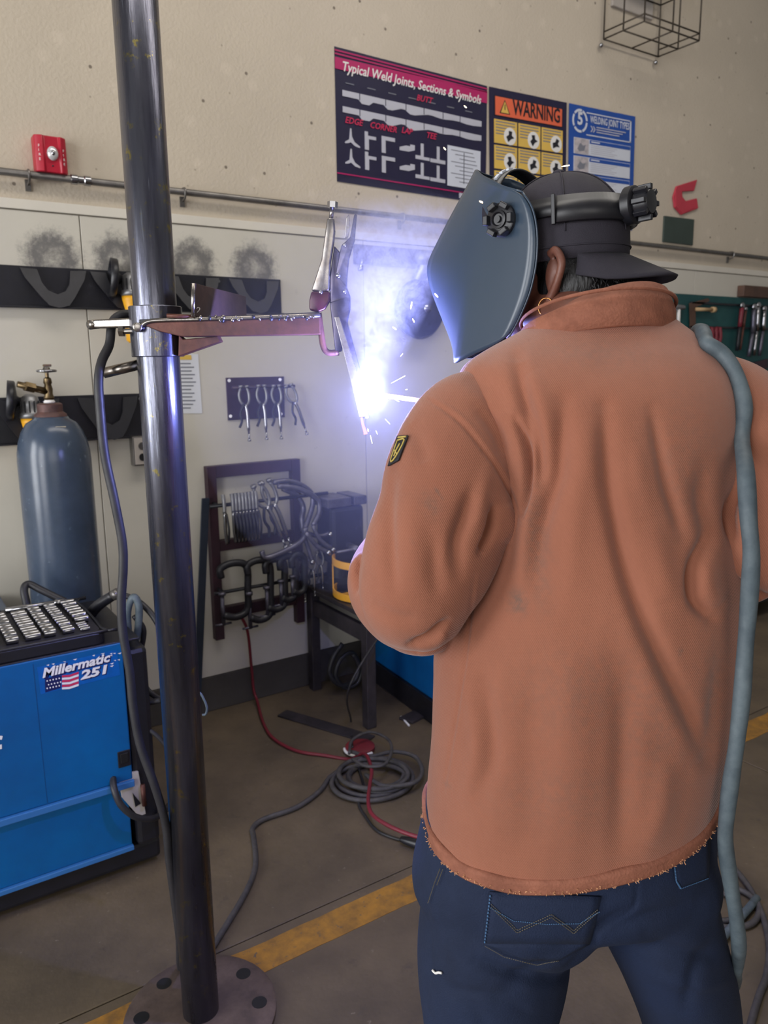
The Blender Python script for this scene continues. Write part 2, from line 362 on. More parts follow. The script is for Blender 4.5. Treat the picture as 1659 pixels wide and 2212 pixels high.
# worn yellow lane line, ragged edges
def stripe():
    mb = MB(); n = 240; x0, x1 = XL+.1, XR-.1; vs = []
    for i in range(n+1):
        x = x0+(x1-x0)*i/n
        vs.append((x, -1.405+.006*noise.noise((x*9, 0, 0))+.006*noise.noise((x*30, 5, 0)), .0012)); vs.append((x, -1.502+.007*noise.noise((x*9, 3, 0))+.006*noise.noise((x*33, 9, 0)), .0012))
    m = len(vs); vs += [(a, b, 0.0002) for a, b, c in vs]
    fs = [(2*i, 2*i+2, 2*i+3, 2*i+1) for i in range(n)]+[(2*i, m+2*i, m+2*i+2, 2*i+2) for i in range(n)]+[(2*i+1, 2*i+3, m+2*i+3, m+2*i+1) for i in range(n)]
    mb.add(vs, fs); return mb
struct(stripe().build('trim_2', M_yellow), 'worn yellow line painted on the floor')

# ------------------------------------------------------------------ things on the wall
# conduit
zc = 2.155; yc = -.020
t = thing('electrical_conduit', 'galvanised conduit pipe running along the wall above the white boards', 'conduit', (0.4, 0, zc))
MB().cyl((XL+.2, yc, zc), (XR-.2, yc, zc), .0125, n=14).build('pipe', M_galv, t, True)
for cxp in (172, 1010):
    X = wl(cxp, 400)[0]
    MB().lathe((X-.035, yc, zc), [(.013, 0), (.0175, .002), (.0175, .022), (.0145, .025), (.0145, .045), (.0175, .048), (.0175, .068), (.013, .07)], (1, 0, 0), 12).build('coupling', M_chrome, t, 'auto')
for cxp, cyp in ((395, 430), (865, 475), (1575, 555), (60, 385)):
    X = wl(cxp, cyp)[0]
    mb = MB().tube([(X, .012, zc-.028), (X, yc-.004, zc-.022), (X, yc-.0145, zc), (X, yc-.004, zc+.0135), (X, .012, zc+.0145)], .0045, 6, 3)
    mb.box((X-.009, .006, zc-.05), (X+.009, .0135, zc-.012)).build('strap', M_galv, t, 'auto')

# fire alarm
a0, a1 = wl(72, 300, .03), wl(148, 384, .03); ax0, ax1, az0, az1 = a0[0], a1[0], 2.166, 2.286
t = thing('fire_alarm', 'red fire alarm strobe with clear lens above the conduit', 'fire alarm', ((ax0+ax1)/2, 0, az0))
prof = [(0, .0135), (0, -.034), (.012, -.042), (.026, -.046), (.03, -.04), (.078, -.04), (.082, -.046), (.094, -.04), (.104, -.03), (.104, .0135)]
k = (ax1-ax0)/.104
MB().prism([(ax0+a*k, b, az0) for a, b in prof], (0, 0, az1-az0)).build('housing', M_red, t, 'auto', bevel=.003)
lc = (ax0+.055*k, -.045, az0+.062)
MB().ball(lc, (.019, 0, 0), (0, .012, 0), (0, 0, .024), 14, 8).build('strobe_lens', M_lens, t, True)
MB().ball((lc[0], -.055, lc[2]), (.007, 0, 0), (0, .005, 0), (0, 0, .009), 10, 6).build('bulb', M_chrome, t, True)
for i, ch in enumerate('FIRE'):
    put_text('lettering', ch, .0125, (ax0+.009*k, -.0475, az0+.078-i*.0145), M_white, t, ex=nrm((1, -.35, 0)), align='LEFT')
    put_text('lettering', ch, .0125, (ax0+.088*k, -.0478, az0+.070-i*.0145), M_white, t, ex=nrm((1, .5, 0)))
MB().ball((lc[0]-.002, -.041, az0+.022), (.003, 0, 0), (0, .002, 0), (0, 0, .003), 8, 6).build('test_hole', M_blackplastic, t, True)

# ---- posters: a sheet with its printed pieces
M_navy = mat('navy_poster_print', (30, 27, 58), 0.45, var=.06)
M_magenta = mat('magenta_print', (176, 30, 96), 0.45, var=.06)
M_printred = mat('red_print', (200, 44, 84), 0.45, var=.04)
M_printgrey = mat('light_grey_print', (186, 186, 196), 0.45, var=.04)
M_orange = mat('orange_print', (226, 104, 70), 0.45, var=.05)
M_pyellow = mat('yellow_print', (222, 184, 88), 0.45, var=.05)
M_pblue = mat('blue_poster_print', (30, 76, 158), 0.45, var=.05)
M_plight = mat('pale_print', (206, 210, 220), 0.45, var=.03)
M_pink = mat('photo_print', (206, 196, 198), 0.45, vscale=25, rgb2=(150, 146, 150))
M_black = mat('black_print', (26, 26, 34), 0.45, var=.04)
class Poster:
    def __init__(s, name, label, tl, tr, bl, m):
        s.o, s.ex, s.ey = V(tl), V(tr)-V(tl), V(bl)-V(tl)
        s.w = np.linalg.norm(s.ex); s.h = np.linalg.norm(s.ey); s.ux, s.uy = s.ex/s.w, -s.ey/s.h
        s.t = thing(name, label, 'poster', V(bl)+s.ex/2, 'welding posters on the wall')
        n = 24; vs = []
        for j in range(9):
            for i in range(n+1):
                p = s.P(i/n, j/8, .0012+.0016*noise.noise((i*.35, j*.5, s.w*9))); vs.append(p)
        m0 = len(vs); vs += [V(p)+V((0, .0012, 0)) for p in vs]
        fs = [(j*(n+1)+i, j*(n+1)+i+1, (j+1)*(n+1)+i+1, (j+1)*(n+1)+i) for j in range(8) for i in range(n)]
        fs += [tuple(m0+q for q in f)[::-1] for f in fs]
        MB().add(vs, fs).build('sheet', m, s.t)
    def P(s, u, v, d=.0035): return s.o+s.ex*u+s.ey*v+V((0, -d, 0))
    def quad(s, name, pts, m, d=.0035): return MB().prism([s.P(u, v, d) for u, v in pts], (0, .0008, 0)).build(name, m, s.t)
    def rect(s, name, u0, v0, u1, v1, m, d=.0035): return s.quad(name, [(u0, v0), (u1, v0), (u1, v1), (u0, v1)], m, d)
    def disc(s, name, u, v, r, m, d=.0035, n=20, r0=0):
        c = s.P(u, v, d)
        if not r0: return MB().prism([c+s.ux*r*cos(2*pi*i/n)+s.uy*r*sin(2*pi*i/n) for i in range(n)], (0, .0008, 0)).build(name, m, s.t)
    def text(s, body, u, v, size, m, fit=None, d=.0045, **kw): return put_text('lettering', body, size, s.P(u, v, d), m, s.t, ex=s.ux, ez=s.uy, fit=fit, **kw)

off = .016
p1 = Poster('weld_joint_poster', 'dark weld joints poster with magenta title band, leftmost of three posters', wl(722, 100, -.012), wl(1052, 186, -.012), wl(728, 392, -.012), M_navy)
p1.quad('title_band', [(0, .075), (1, .05), (1, .145), (0, .16)], M_magenta)
for v in (.02, .045): p1.rect('band_line', 0, v, 1, v+.012, M_magenta)
p1.rect('band_line', 0, .93, 1, .94, M_magenta)
p1.text('Typical Weld Joints, Sections & Symbols', .045, .165, .055, M_white, fit=p1.w*.91, shear=.25, bold=.0008)
for u, v, s_ in ((.5, .255, 'BUTT'), (.05, .545, 'EDGE'), (.2, .545, 'CORNER'), (.40, .535, 'LAP'), (.565, .535, 'TEE')): p1.text(s_, u, v, .036, M_printred, shear=.3, bold=.0005)
for r_, v in enumerate((.305, .425)):
    us = [.04, .135, .155, .20, .225, .29, .315, .345, .40, .425, .46, .49, .58, .61, .66, .70, .75, .80, .85, .90, .96]
    top = [(u, v+.0) for u in (us[0], us[-1])]
    pts = [(us[0], v), (us[-1], v+.02*0), (us[-1], v+.042)]
    low = []
    for i, u in enumerate(us[::-1]): low.append((u, v+.045+(.028 if (len(us)-i) % 4 in (0, 3) else 0)*(1 if u < .5 else .3)))
    p1.quad('joint_section_strip', [(us[0], v), (us[-1], v)]+low, M_printgrey)
    for u in (.14, .30, .43, .55, .68, .80): p1.rect('section_gap', u, v-.001, u+.004, v+.05, M_navy, .0044)
for r_, v in enumerate((.58, .735)):
    G = [[(.05, .12), (.05, .108), (.075, .085), (.082, 0), (.09, 0), (.092, .06), (.108, .1), (.14, .125), (.14, .137), (.11, .13), (.085, .105), (.07, .115)],
         [(.17, 0), (.19, 0), (.19, .03), (.24, .03), (.24, .055), (.195, .055), (.195, .14), (.17, .14)],
         [(.275, .01), (.36, .01), (.36, .04), (.30, .04), (.30, .14), (.275, .14)],
         [(.39, .07), (.43, .05), (.46, .05), (.46, .035), (.49, .035), (.49, .075), (.45, .095), (.39, .095)],
         [(.495, .11), (.53, .11), (.53, .01), (.55, .01), (.55, .115), (.59, .115), (.59, .14), (.495, .14)],
         [(.595, .115), (.64, .115), (.64, .01), (.66, .01), (.66, .115), (.70, .115), (.70, .145), (.595, .145)]]
    for g in G: p1.quad('joint_symbol', [(a, v+b) for a, b in g], M_printgrey)
p1.rect('symbol_chart', .715, .56, .955, .895, M_plight)
for i in range(9): p1.rect('chart_line', .74+.03*(i % 3), .59+.032*i, .90+.01*(i % 4), .596+.032*i, M_ink, .0044)
p1.rect('chart_stem', .83, .60, .836, .86, M_ink, .0044)
for i in range(7): p1.rect('caption', .06+.13*i, .245, .11+.13*i, .252, M_ink)
p1.rect('maker_mark', .80, .935, .84, .985, M_printgrey)

p2 = Poster('warning_poster', 'warning poster with orange header and yellow picture grid, middle of three', wl(1056, 187, -.010), wl(1224, 222, -.010), wl(1058, 480, -.010), M_navy)
p2.rect('header', .06, .055, .94, .20, M_black); p2.rect('header_fill', .07, .06, .93, .195, M_orange, .0044)
p2.quad('triangle', [(.12, .178), (.25, .178), (.185, .075)], M_black, .005); p2.quad('triangle_fill', [(.135, .172), (.235, .172), (.185, .088)], M_pyellow, .0058); p2.quad('triangle_mark', [(.18, .15), (.19, .15), (.19, .11), (.18, .11)], M_black, .0064)
p2.text('WARNING', .28, .168, .095, M_black, fit=p2.w*.62, bold=.002, d=.0055)
for j in range(4):
    for i in range(3):
        u, v = .055+.302*i, .225+.19*j
        p2.rect('warning_cell', u, v, u+.285, v+.175, M_pyellow)
        for k_ in range(5): p2.rect('print_line', u+.02, v+.012+.022*k_, u+(.26 if k_ < 2 else .15), v+.020+.022*k_, M_ink, .0042)
        p2.disc('picture', u+.195, v+.112, .041, M_white, .0045, 16)
        a = rnd.uniform(-.6, .6)
        p2.quad('figure', [(u+.195+x*cos(a)*.07-y*sin(a)*.05, v+.112+(x*sin(a)+y*cos(a))*.042) for x, y in ((-.5, 1), (-.7, 0), (-.2, -.3), (-.1, -1), (.5, -.8), (.3, -.1), (.7, .4), (.1, .5))], M_black, .0055)

p3 = Poster('joint_types_poster', 'blue welding joint types poster with a circled 5, rightmost of three', wl(1229, 223, -.010), wl(1372, 252, -.010), wl(1226, 486, -.010), M_pblue)
n = 36
for seg in range(5):
    c = p3.P(.155, .125); aa = [2*pi*(seg+.06+.88*i/8)/5 for i in range(9)]
    MB().prism([c+p3.ux*.058*cos(q)+p3.uy*.058*sin(q) for q in aa]+[c+p3.ux*.046*cos(q)+p3.uy*.046*sin(q) for q in aa[::-1]], (0, .0008, 0)).build('ring_segment', M_plight, p3.t)
p3.text('5', .155, .155, .085, M_plight, align='CENTER', bold=.003)
p3.text('WELDING JOINT TYPES', .30, .125, .05, M_plight, fit=p3.w*.60, bold=.0006)
for (u0, v0, u1, v1) in ((.25, .045, .93, .054), (.25, .225, .93, .234), (.915, .045, .935, .234)): p3.rect('header_rule', u0, v0, u1, v1, M_plight)
for k_ in range(3): p3.rect('print_line', .40, .15+.02*k_, .85-.05*k_, .158+.02*k_, M_printgrey)
for s_ in (0, .035): p3.quad('chevron', [(.31+s_, .15), (.325+s_, .15), (.35+s_, .175), (.325+s_, .2), (.31+s_, .2), (.335+s_, .175)], M_printgrey)
for j in range(4):
    v = .265+.15*j
    p3.rect('row_card', .07, v, .93, v+.132, M_plight); p3.rect('row_heading', .30, v+.004, .925, v+.034, M_pblue, .0044)
    p3.rect('row_photo', .075, v+.004, .285, v+.128, M_pink, .0044)
    p3.quad('joint_picture', [(.12, v+.09), (.16, v+.04), (.2, v+.06), (.24, v+.05), (.22, v+.1), (.15, v+.11)], M_ink, .0052)
    p3.rect('heading_word', .32, v+.013, .45, v+.023, M_plight, .0052)
    for k_ in range(5): p3.rect('print_line', .32, v+.045+.016*k_, .72-.04*(k_ % 3), v+.051+.016*k_, M_printgrey, .0044)

# red cloth horseshoe and green square
zz = wl(1482, 430)
t = thing('red_letter', 'crumpled red C shaped cut-out stuck on the concrete wall', 'wall decoration', wl(1482, 462))
C_out = [(1507, 388), (1462, 402), (1455, 425), (1458, 448), (1473, 464), (1509, 450), (1506, 428), (1490, 432), (1482, 434), (1475, 425), (1474, 414), (1500, 412)]
MB().prism([wl(x, y, -.0) for x, y in C_out], (0, .012, 0)).build('sheet', M_redcard, t, bevel=.004)
MB().prism([wl(x, y, .003) for x, y in ((1460, 408), (1474, 428), (1500, 448), (1475, 462), (1460, 446))], (0, .004, 0)).build('fold', M_redcard, t, bevel=.001)
tag(MB().prism([wl(x, y, -.004) for x, y in ((1436, 466), (1500, 474), (1497, 530), (1433, 522))], (0, .016, 0)).build('wall_panel', M_greenpanel, bevel=.002), 'small dark green square panel under the red cut-out', 'panel')

# wire cage and the device it guards
c0 = wl(1297, 92, 0.0); c1 = wl(1420, 128, 0.0); cx0, cx1, cz = c0[0]+.01, c1[0]-.01, 3.16; cdp = .27
t = thing('wire_cage', 'wire guard cage high on the wall above the posters', 'wire cage', ((cx0+cx1)/2, 0, cz))
ztop = 4.0
def wire(a, b, r=.0042): MB().cyl(a, b, r, n=8).build('wire', M_wire, t, True)
for z in (cz, cz+.035, 3.42, 3.66, 3.9):
    ya, yb = -.012, -cdp
    if z != cz+.035: wire((cx0, ya, z), (cx1, ya, z))
    wire((cx0, yb, z), (cx1, yb, z)); wire((cx0, ya, z), (cx0, yb, z)); wire((cx1, ya, z), (cx1, yb, z))
for X in np.linspace(cx0, cx1, 3): wire((X, -cdp, cz), (X, -cdp, ztop))
for Yy in (-.012, -.14): 
    wire((cx0, Yy, cz), (cx0, Yy, ztop)); wire((cx1, Yy, cz), (cx1, Yy, ztop))
wire(((cx0+cx1)/2, -.012, cz), ((cx0+cx1)/2, -cdp, cz)); wire((cx0, -.14, cz), (cx1, -.14, cz)); 
for X in (cx0-.012, cx1-.012): MB().ball((X, -.006, cz-.03), (.012, 0, 0), (0, .012, 0), (0, 0, .012), 10, 8).build('end_ball', M_chrome, t, True)
t = thing('caged_speaker', 'cream wall speaker box inside the wire cage', 'speaker', ((cx0+cx1)/2, 0, 3.36))
MB().box((cx0+.07, -.004, 3.34), (cx1-.05, .0135, 3.95)).build('back_plate', M_plate, t, bevel=.004)
MB().box((cx0+.13, -.12, 3.44), (cx1-.09, -.005, 3.9)).build('housing', M_cream, t, bevel=.01)
for i in range(5): MB().box((cx0+.16, -.124, 3.50+.06*i), (cx1-.12, -.1205, 3.53+.06*i)).build('grille_bar', M_plate, t, bevel=.001)

# ---- grinder racks
def rail(name, label, xa, xb, za, zb, cradles, d=.0):
    t = thing(name, label, 'tool rack', ((xa+xb)/2, 0, za), 'black grinder racks on the wall')
    MB().box((xa, -.006, za), (xb, -.0005, zb)).build('back_plate', M_blacksteel, t, bevel=.0015)
    MB().box((xa, -.028, za), (xb, -.0065, za+.006)).build('lower_lip', M_blacksteel, t, bevel=.001)
    for X in cradles:
        out = [(-.15, .95), (-.135, .72), (-.075, .25), (-.045, .06), (0, .0), (.045, .06), (.075, .25), (.135, .72), (.15, .95), (.075, .93), (.062, .6), (.04, .42), (0, .33), (-.04, .42), (-.062, .6), (-.075, .93)]
        mb = MB(); H = zb-za
        for i in range(7):      # left to right strips keep the notch open
            pass
        L_ = out[:5]; n = len(out)
        P = lambda p, y: (X+p[0]*.75, y, za+p[1]*H)
        # outer edge points and inner (notch) points paired into quads
        outer = out[:9]; inner = [out[15], out[14], out[13], out[13], out[12], out[11], out[11], out[10], out[9]]
        vs = [P(p, -.0065-.05*(1-p[1])) for p in outer]+[P(p, -.0065-.05*(1-p[1])) for p in inner]
        vs += [(a, b-.005, c) for a, b, c in vs]; m = 9; q = 18; fs = []
        for i in range(m-1):
            fs += [(i, i+1, m+i+1, m+i), (q+i, q+m+i, q+m+i+1, q+i+1), (i, q+i, q+i+1, i+1), (m+i, m+i+1, q+m+i+1, q+m+i)]
        fs += [(0, m, q+m, q), (m-1, q+m-1, q+2*m-1, 2*m-1)]
        mb.add(vs, fs).build('cradle', M_blacksteel, t)
    for X in np.arange(xa+.1, xb, .35): MB().cyl((X, -.006, zb-.02), (X, -.012, zb-.02), .006, n=8).build('screw', M_chrome, t)
    return t
rail('grinder_rack', 'upper black steel grinder rack on the wall behind the pole', -.6, 1.53, 1.705, 1.85, [c for c in CRADLE_X])
xlow = [wl(60, 905)[0], wl(235, 905)[0], wl(-130, 905)[0]]
rail('grinder_rack', 'lower black steel grinder rack behind the gas cylinder', -.6, .975, 1.222, 1.392, xlow)
def grinder(label, o, s=1.0, tilt=0.0):
    o = V(o); t = thing('angle_grinder', label, 'angle grinder', o, 'angle grinders hung on the racks')
    R = Matrix.Rotation(tilt, 3, 'Y')
    def p(a, b, c): return o+V(R @ Vector((a*s, b*s, c*s)))
    ax = V(R @ Vector((0, 0, 1)))
    MB().lathe(p(0, 0, -.20), [(.020, 0), (.030, .01), (.031, .06), (.026, .12), (.034, .155), (.036, .17)], ax, 18).build('body', M_grinder, t, True)
    MB().lathe(p(0, 0, -.03), [(.036, 0), (.040, .004), (.041, .018), (.036, .022), (.034, .05), (.027, .075), (.012, .085)], ax, 18).build('gear_head', M_cast, t, True)
    for i in range(6):
        an = pi*(.15+.7*i/5); MB().obox(p(-.037*cos(an), -.037*sin(an), .012), V((.002, 0, 0)), V((0, .002, 0)), ax*.02).build('vent', M_blackplastic, t)
    MB().lathe(p(-.03, 0, .03), [(.012, 0), (.02, .012), (.066, .02), (.070, .024), (.070, .045), (.062, .045), (.060, .028), (.012, .026)], V(R @ Vector((-1, .15, .12))), 24).build('guard', M_blackplastic, t, True)
    MB().tube([p(0, 0, -.2), p(.01, 0, -.25), p(.02, .01, -.29), p(.02, .012, -.33)], .006*s, 8).build('power_cord', M_rubber, t, True)
    return t
grinder('yellow angle grinder hanging behind the gas cylinder valve', wl(66, 885, .075))
grinder('yellow angle grinder half hidden by the pole on the upper rack', wl(283, 622, .075)+V((0, 0, .0)))

# third rack further right, behind the smoke
z3a, z3b = 1.935, 2.02; x3a, x3b = wl(762, 540)[0], 2.75
t = thing('tool_rail', 'purple steel rail on the wall behind the smoke', 'tool rack', ((x3a+x3b)/2, 0, z3a))
MB().box((x3a, -.010, z3a), (x3b, -.0005, z3b)).build('bar', M_darkframe, t, bevel=.002)
for X in (x3a+.18, x3a+.42, x3a+.65): MB().cyl((X, -.010, z3b-.03), (X, -.05, z3b-.02), .006, n=8).build('peg', M_blacksteel, t)
def big_grinder(label, o, s=1.0):
    o = V(o); t = thing('angle_grinder', label, 'angle grinder', o, 'angle grinders hung on the racks')
    MB().lathe(o+V((0, .035*s, 0)), [(.02*s, 0), (.09*s, .008), (.125*s, .02), (.132*s, .045), (.118*s, .07), (.05*s, .075), (.03*s, .09)], (0, -1, 0), 30).build('guard', M_blackplastic, t, True)
    MB().cyl(o+V((0, .02*s, .10*s)), o+V((.02, -.03*s, .21*s)), .034*s, .03*s, 16).build('gear_head', M_cast, t, True, bevel=.006)
    MB().ball(o+V((.02, -.03*s, .215*s)), (.055*s, 0, 0), (0, .04*s, 0), (0, 0, .035*s), 14, 10).build('motor_cap', M_cast, t, True)
    MB().tube([o+V((.05*s, -.03, .2*s)), o+V((.14*s, -.03, .21*s)), o+V((.2*s, -.03, .19*s))], .024*s, 10).build('body', M_blackplastic, t, True)
    MB().cyl(o+V((0, -.06*s, 0)), o+V((0, -.07*s, 0)), .02*s, n=12).build('flange', M_chrome, t, True)
    return t
big_grinder('large black guarded grinder hung on the wall behind the smoke', wl(905, 668, .05), 1.05)
t3 = tag(MB().cyl(wl(782, 560, .03), wl(779, 585, .03), .008, n=10).cyl(wl(779, 585, .03), wl(778, 578, .03), .012, n=10).build('hook_tool', M_chrome, None, True), 'small chrome tool hanging from the purple rail behind the smoke', 'hand tool')

# paper notice, outlet
t = thing('paper_notice', 'printed white notice taped to the wall right of the pole', 'notice', wl(410, 893))
MB().prism([wl(x, y, .002) for x, y in ((380, 762), (428, 765), (437, 893), (380, 893))], (0, .0015, 0)).build('sheet', M_paper, t)
MB().prism([wl(x, y, .0035) for x, y in ((380, 766), (413, 767), (414, 777), (380, 777))], (0, .0008, 0)).build('heading', M_pyellow, t)
for i in range(13):
    y = 784+8*i; MB().prism([wl(x, yy, .0035) for x, yy in ((384, y), (412+(i*7) % 12, y), (412+(i*7) % 12, y+2.4), (384, y+2.4))], (0, .0008, 0)).build('print_line', M_ink, t)
o = wl(300, 972)
t = thing('outlet_box', 'grey metal outlet box on the wall beside the pole', 'outlet', o)
MB().box((o[0]-.036, -.045, o[2]-.058), (o[0]+.036, -.0005, o[2]+.058)).build('box', M_galv, t, bevel=.004)
MB().box((o[0]-.030, -.048, o[2]-.052), (o[0]+.030, -.0455, o[2]+.052)).build('cover', M_plate, t, bevel=.001)
for dz in (.02, -.024): MB().cyl((o[0], -.048, o[2]+dz), (o[0], -.0505, o[2]+dz), .015, n=14).build('socket', M_blackplastic if dz < 0 else M_galv, t)

# ---- locking C clamps
def clamp_tool(label, o, s, lean=0.0, group=None, big=False, m=M_chrome, name='locking_clamp'):
    """Locking clamp hanging jaws up against the wall; o is the throat."""
    o = V(o); R = Matrix.Rotation(lean, 3, 'Y'); t = thing(name, label, 'clamp', o, group)
    def p(a, b, c): return o+V(R @ Vector((a*s, b*s, c*s)))
    MB().tube([p(-.018, .02, .035), p(-.03, .02, .0), p(-.024, .015, -.04), p(0, .01, -.06), p(.02, .01, -.04), p(.024, .015, 0), p(.016, .02, .035)], .0075*s, 8, 4).build('jaw', M_cast, t, True)
    for a in (-.018, .016): MB().cyl(p(a, .02, .035), p(a, .02, .047), .012*s, n=12).build('pad', M_cast, t, True)
    MB().tube([p(0, .008, -.055), p(.004, .0, -.10), p(.004, -.004, -.16), p(.006, -.004, -.21)], lambda q: .0095*s if q < .85 else .006*s, 8, 4).build('handle', m, t, True)
    MB().tube([p(-.012, .006, -.05), p(-.035, .0, -.10), p(-.03, -.002, -.14), p(-.045, -.002, -.175)], .0065*s, 8, 4).build('lever', M_blacksteel, t, True)
    MB().cyl(p(.006, -.004, -.21), p(.007, -.004, -.245), .005*s, n=8).cyl(p(.007, -.004, -.24), p(.007, -.004, -.25), .010*s, n=8).build('adjusting_screw', m, t, True)
    return t
ca, cb = wl(487, 815), wl(612, 815); cb2 = wl(495, 907)
t = thing('clamp_plate', 'dark maroon steel plate on the wall holding locking clamps', 'tool rack', ((ca[0]+cb[0])/2, 0, cb2[2]))
MB().prism([wl(x, y, .0) for x, y in ((487, 816), (612, 813), (614, 901), (492, 908))], (0, -.006, 0)).build('plate', M_darkframe, t, bevel=.001)
for x, y in ((495, 822), (605, 820), (498, 899), (607, 894)): MB().cyl(wl(x, y, .006), wl(x, y, .010), .007, n=8).build('screw', M_chrome, t)
q0, q1 = wl(505, 838, .05), wl(640, 838, .05); MB().cyl((q0[0], -.035, q0[2]), (q1[0], -.035, q0[2]), .007, n=8).build('hanging_bar', M_darkframe, t, True)
for i, (x, y, l_) in enumerate(((531, 852, 'leftmost'), (569, 850, 'second from left'), (601, 850, 'third from left'), (632, 848, 'rightmost, tilted,'))):
    clamp_tool(f'chrome locking clamp, {l_} of four on the maroon plate', wl(x, y, .055), .78, lean=(-.30 if i == 3 else 0.0), group='locking clamps on the maroon plate')

# ---- standing frame rack with clamps
fx0, fx1, fz0, fz1 = wl(450, 1020)[0], wl(632, 1020)[0], .33, 1.085; fy = -.02
t = thing('clamp_rack', 'dark steel frame on the wall hung with clamps, left of the table', 'tool rack', ((fx0+fx1)/2, 0, fz0))
for X in (fx0, fx1): MB().box((X-.02, fy-.018, fz0), (X+.02, -.0005, fz1)).build('upright', M_darkframe, t, bevel=.002)
for z, w in ((fz1-.05, .05), (.72, .045), (.42, .05)): MB().box((fx0+.0205, fy-.014, z), (fx1-.0205, -.001, z+w)).build('crossbar', M_darkframe, t, bevel=.002)
for z in (.93, .56): 
    MB().cyl((fx0-.04, -.10, z), (fx1+.12, -.10, z), .008, n=8).build('hanging_bar', M_blacksteel, t, True)
    for X in (fx0, fx1): MB().cyl((X, -.03, z), (X, -.10, z), .007, n=8).build('arm', M_blacksteel, t, True)
gx = [wl(478, 1060, .1)[0]]+list(np.linspace(wl(497, 1060, .1)[0], wl(548, 1060, .1)[0], 8))
for i, X in enumerate(gx):
    o = V((X, -.112, .93)); L = thing('locking_pliers', 'chrome locking pliers hanging in the row on the steel frame' if i else 'lone chrome locking pliers left of the row on the steel frame', 'pliers', o-V((0, 0, .2)), 'pliers in the row on the steel frame')
    MB().tube([o+V((0, 0, .045)), o+V((0, -.01, .02)), o+V((0, -.012, -.03))], .0085, 8).build('jaw', M_cast, L, True)
    MB().tube([o+V((0, -.012, -.03)), o+V((0, -.012, -.10)), o+V((.004, -.012, -.16))], .0075, 8).build('handle', M_chrome, L, True)
    MB().tube([o+V((0, -.03, -.03)), o+V((0, -.05, -.09)), o+V((0, -.04, -.15))], .005, 8).build('lever', M_blacksteel, L, True)
for i, (x, y, ln, l_) in enumerate(((568, 1068, -.35, 'leaning chrome locking clamp at the right end of the pliers row'), (585, 1062, -.30, 'second leaning locking clamp beside the pliers row'))):
    clamp_tool(l_, wl(x, y, .12), 1.05, lean=ln, name='locking_clamp')
# long reach clamps on the right corner of the frame
def long_clamp(label, pts, tip, m):
    o = V(pts[-1]); t = thing('long_reach_clamp', label, 'clamp', o, 'long reach clamps on the steel frame')
    MB().tube(pts, .012, 8, 5).build('bow', m, t, True)
    MB().tube(tip, .010, 8, 4).build('handle', m, t, True)
    MB().ball(tip[-1], (.013, 0, 0), (0, .013, 0), (0, 0, .013), 10, 8).build('adjusting_screw', M_chrome, t, True)
M_tool = mat('worn_tool_steel', (112, 110, 122), .4, .7, vscale=20, rgb2=(80, 78, 92))
def W3(L, d): return [wl(x, y, d+.01*i) for i, (x, y) in enumerate(L)]
long_clamp('long reach clamp arching widest at the right of the steel frame', W3([(590, 1042), (630, 1040), (668, 1060), (676, 1085), (665, 1125), (655, 1150)], .10), W3([(655, 1150), (690, 1158), (712, 1152), (714, 1154)], .15), M_tool)
long_clamp('long reach clamp curving down under the arched one', W3([(600, 1050), (645, 1056), (684, 1078), (690, 1105), (676, 1135)], .13), W3([(676, 1135), (690, 1165), (718, 1186), (720, 1188)], .17), M_tool)
long_clamp('inner long reach clamp, hanging lowest beside the steel frame', W3([(610, 1055), (640, 1070), (655, 1095), (652, 1120), (655, 1150)], .08), W3([(655, 1150), (664, 1180), (674, 1210), (675, 1214)], .12), M_tool)
long_clamp('long straight clamp bar lying diagonally across the steel frame', W3([(565, 1190), (575, 1205), (620, 1188), (655, 1165), (660, 1140)], .14), W3([(660, 1150), (685, 1180), (708, 1192), (710, 1194)], .19), M_tool)
# C clamps on the lower bar
def c_clamp(label, o, w, h, m=M_blacksteel):
    o = V(o); t = thing('c_clamp', label, 'clamp', o-V((0, 0, h)), 'c clamps on the lower bar of the steel frame')
    MB().tube([o+V(q) for q in ((.0, -.01, -.03), (0, -.01, .01), (w*.5, -.012, .025), (w, -.01, .0), (w, -.01, -h*.5), (w*.95, -.01, -h*.9), (w*.5, -.012, -h), (.0, -.01, -h*.92))], .016, 8, 5).build('bow', m, t, True)
    MB().cyl(o+V((0, -.01, -h*1.12)), o+V((0, -.01, -h*.5)), .009, n=8).build('screw', M_tool, t, True)
    MB().cyl(o+V((-.035, -.01, -h*1.1)), o+V((.035, -.01, -h*1.1)), .005, n=6).build('tommy_bar', M_tool, t, True)
    MB().cyl(o+V((0, -.01, -h*.5)), o+V((0, -.01, -h*.44)), .016, n=10).build('swivel_pad', M_tool, t, True)
for x, y, w, h, d, l_ in ((475, 1232, .115, .21, .12, 'leftmost large black c clamp on the lower bar'), (533, 1225, .10, .24, .125, 'second large black c clamp on the lower bar'), (572, 1222, .085, .20, .13, 'third black c clamp on the lower bar'), (603, 1215, .07, .17, .135, 'fourth black c clamp on the lower bar'), (628, 1210, .06, .15, .14, 'smallest, rightmost black c clamp on the lower bar')):
    c_clamp(l_, wl(x, y, d), w, h)
for i, (x, y, l_) in enumerate(((655, 1228, 'left of three'), (676, 1215, 'middle of three'), (694, 1205, 'right of three'))):
    clamp_tool(f'chrome tipped locking clamp, {l_} beside the table leg', wl(x, y, .13), .62, group='locking clamps right of the steel frame')
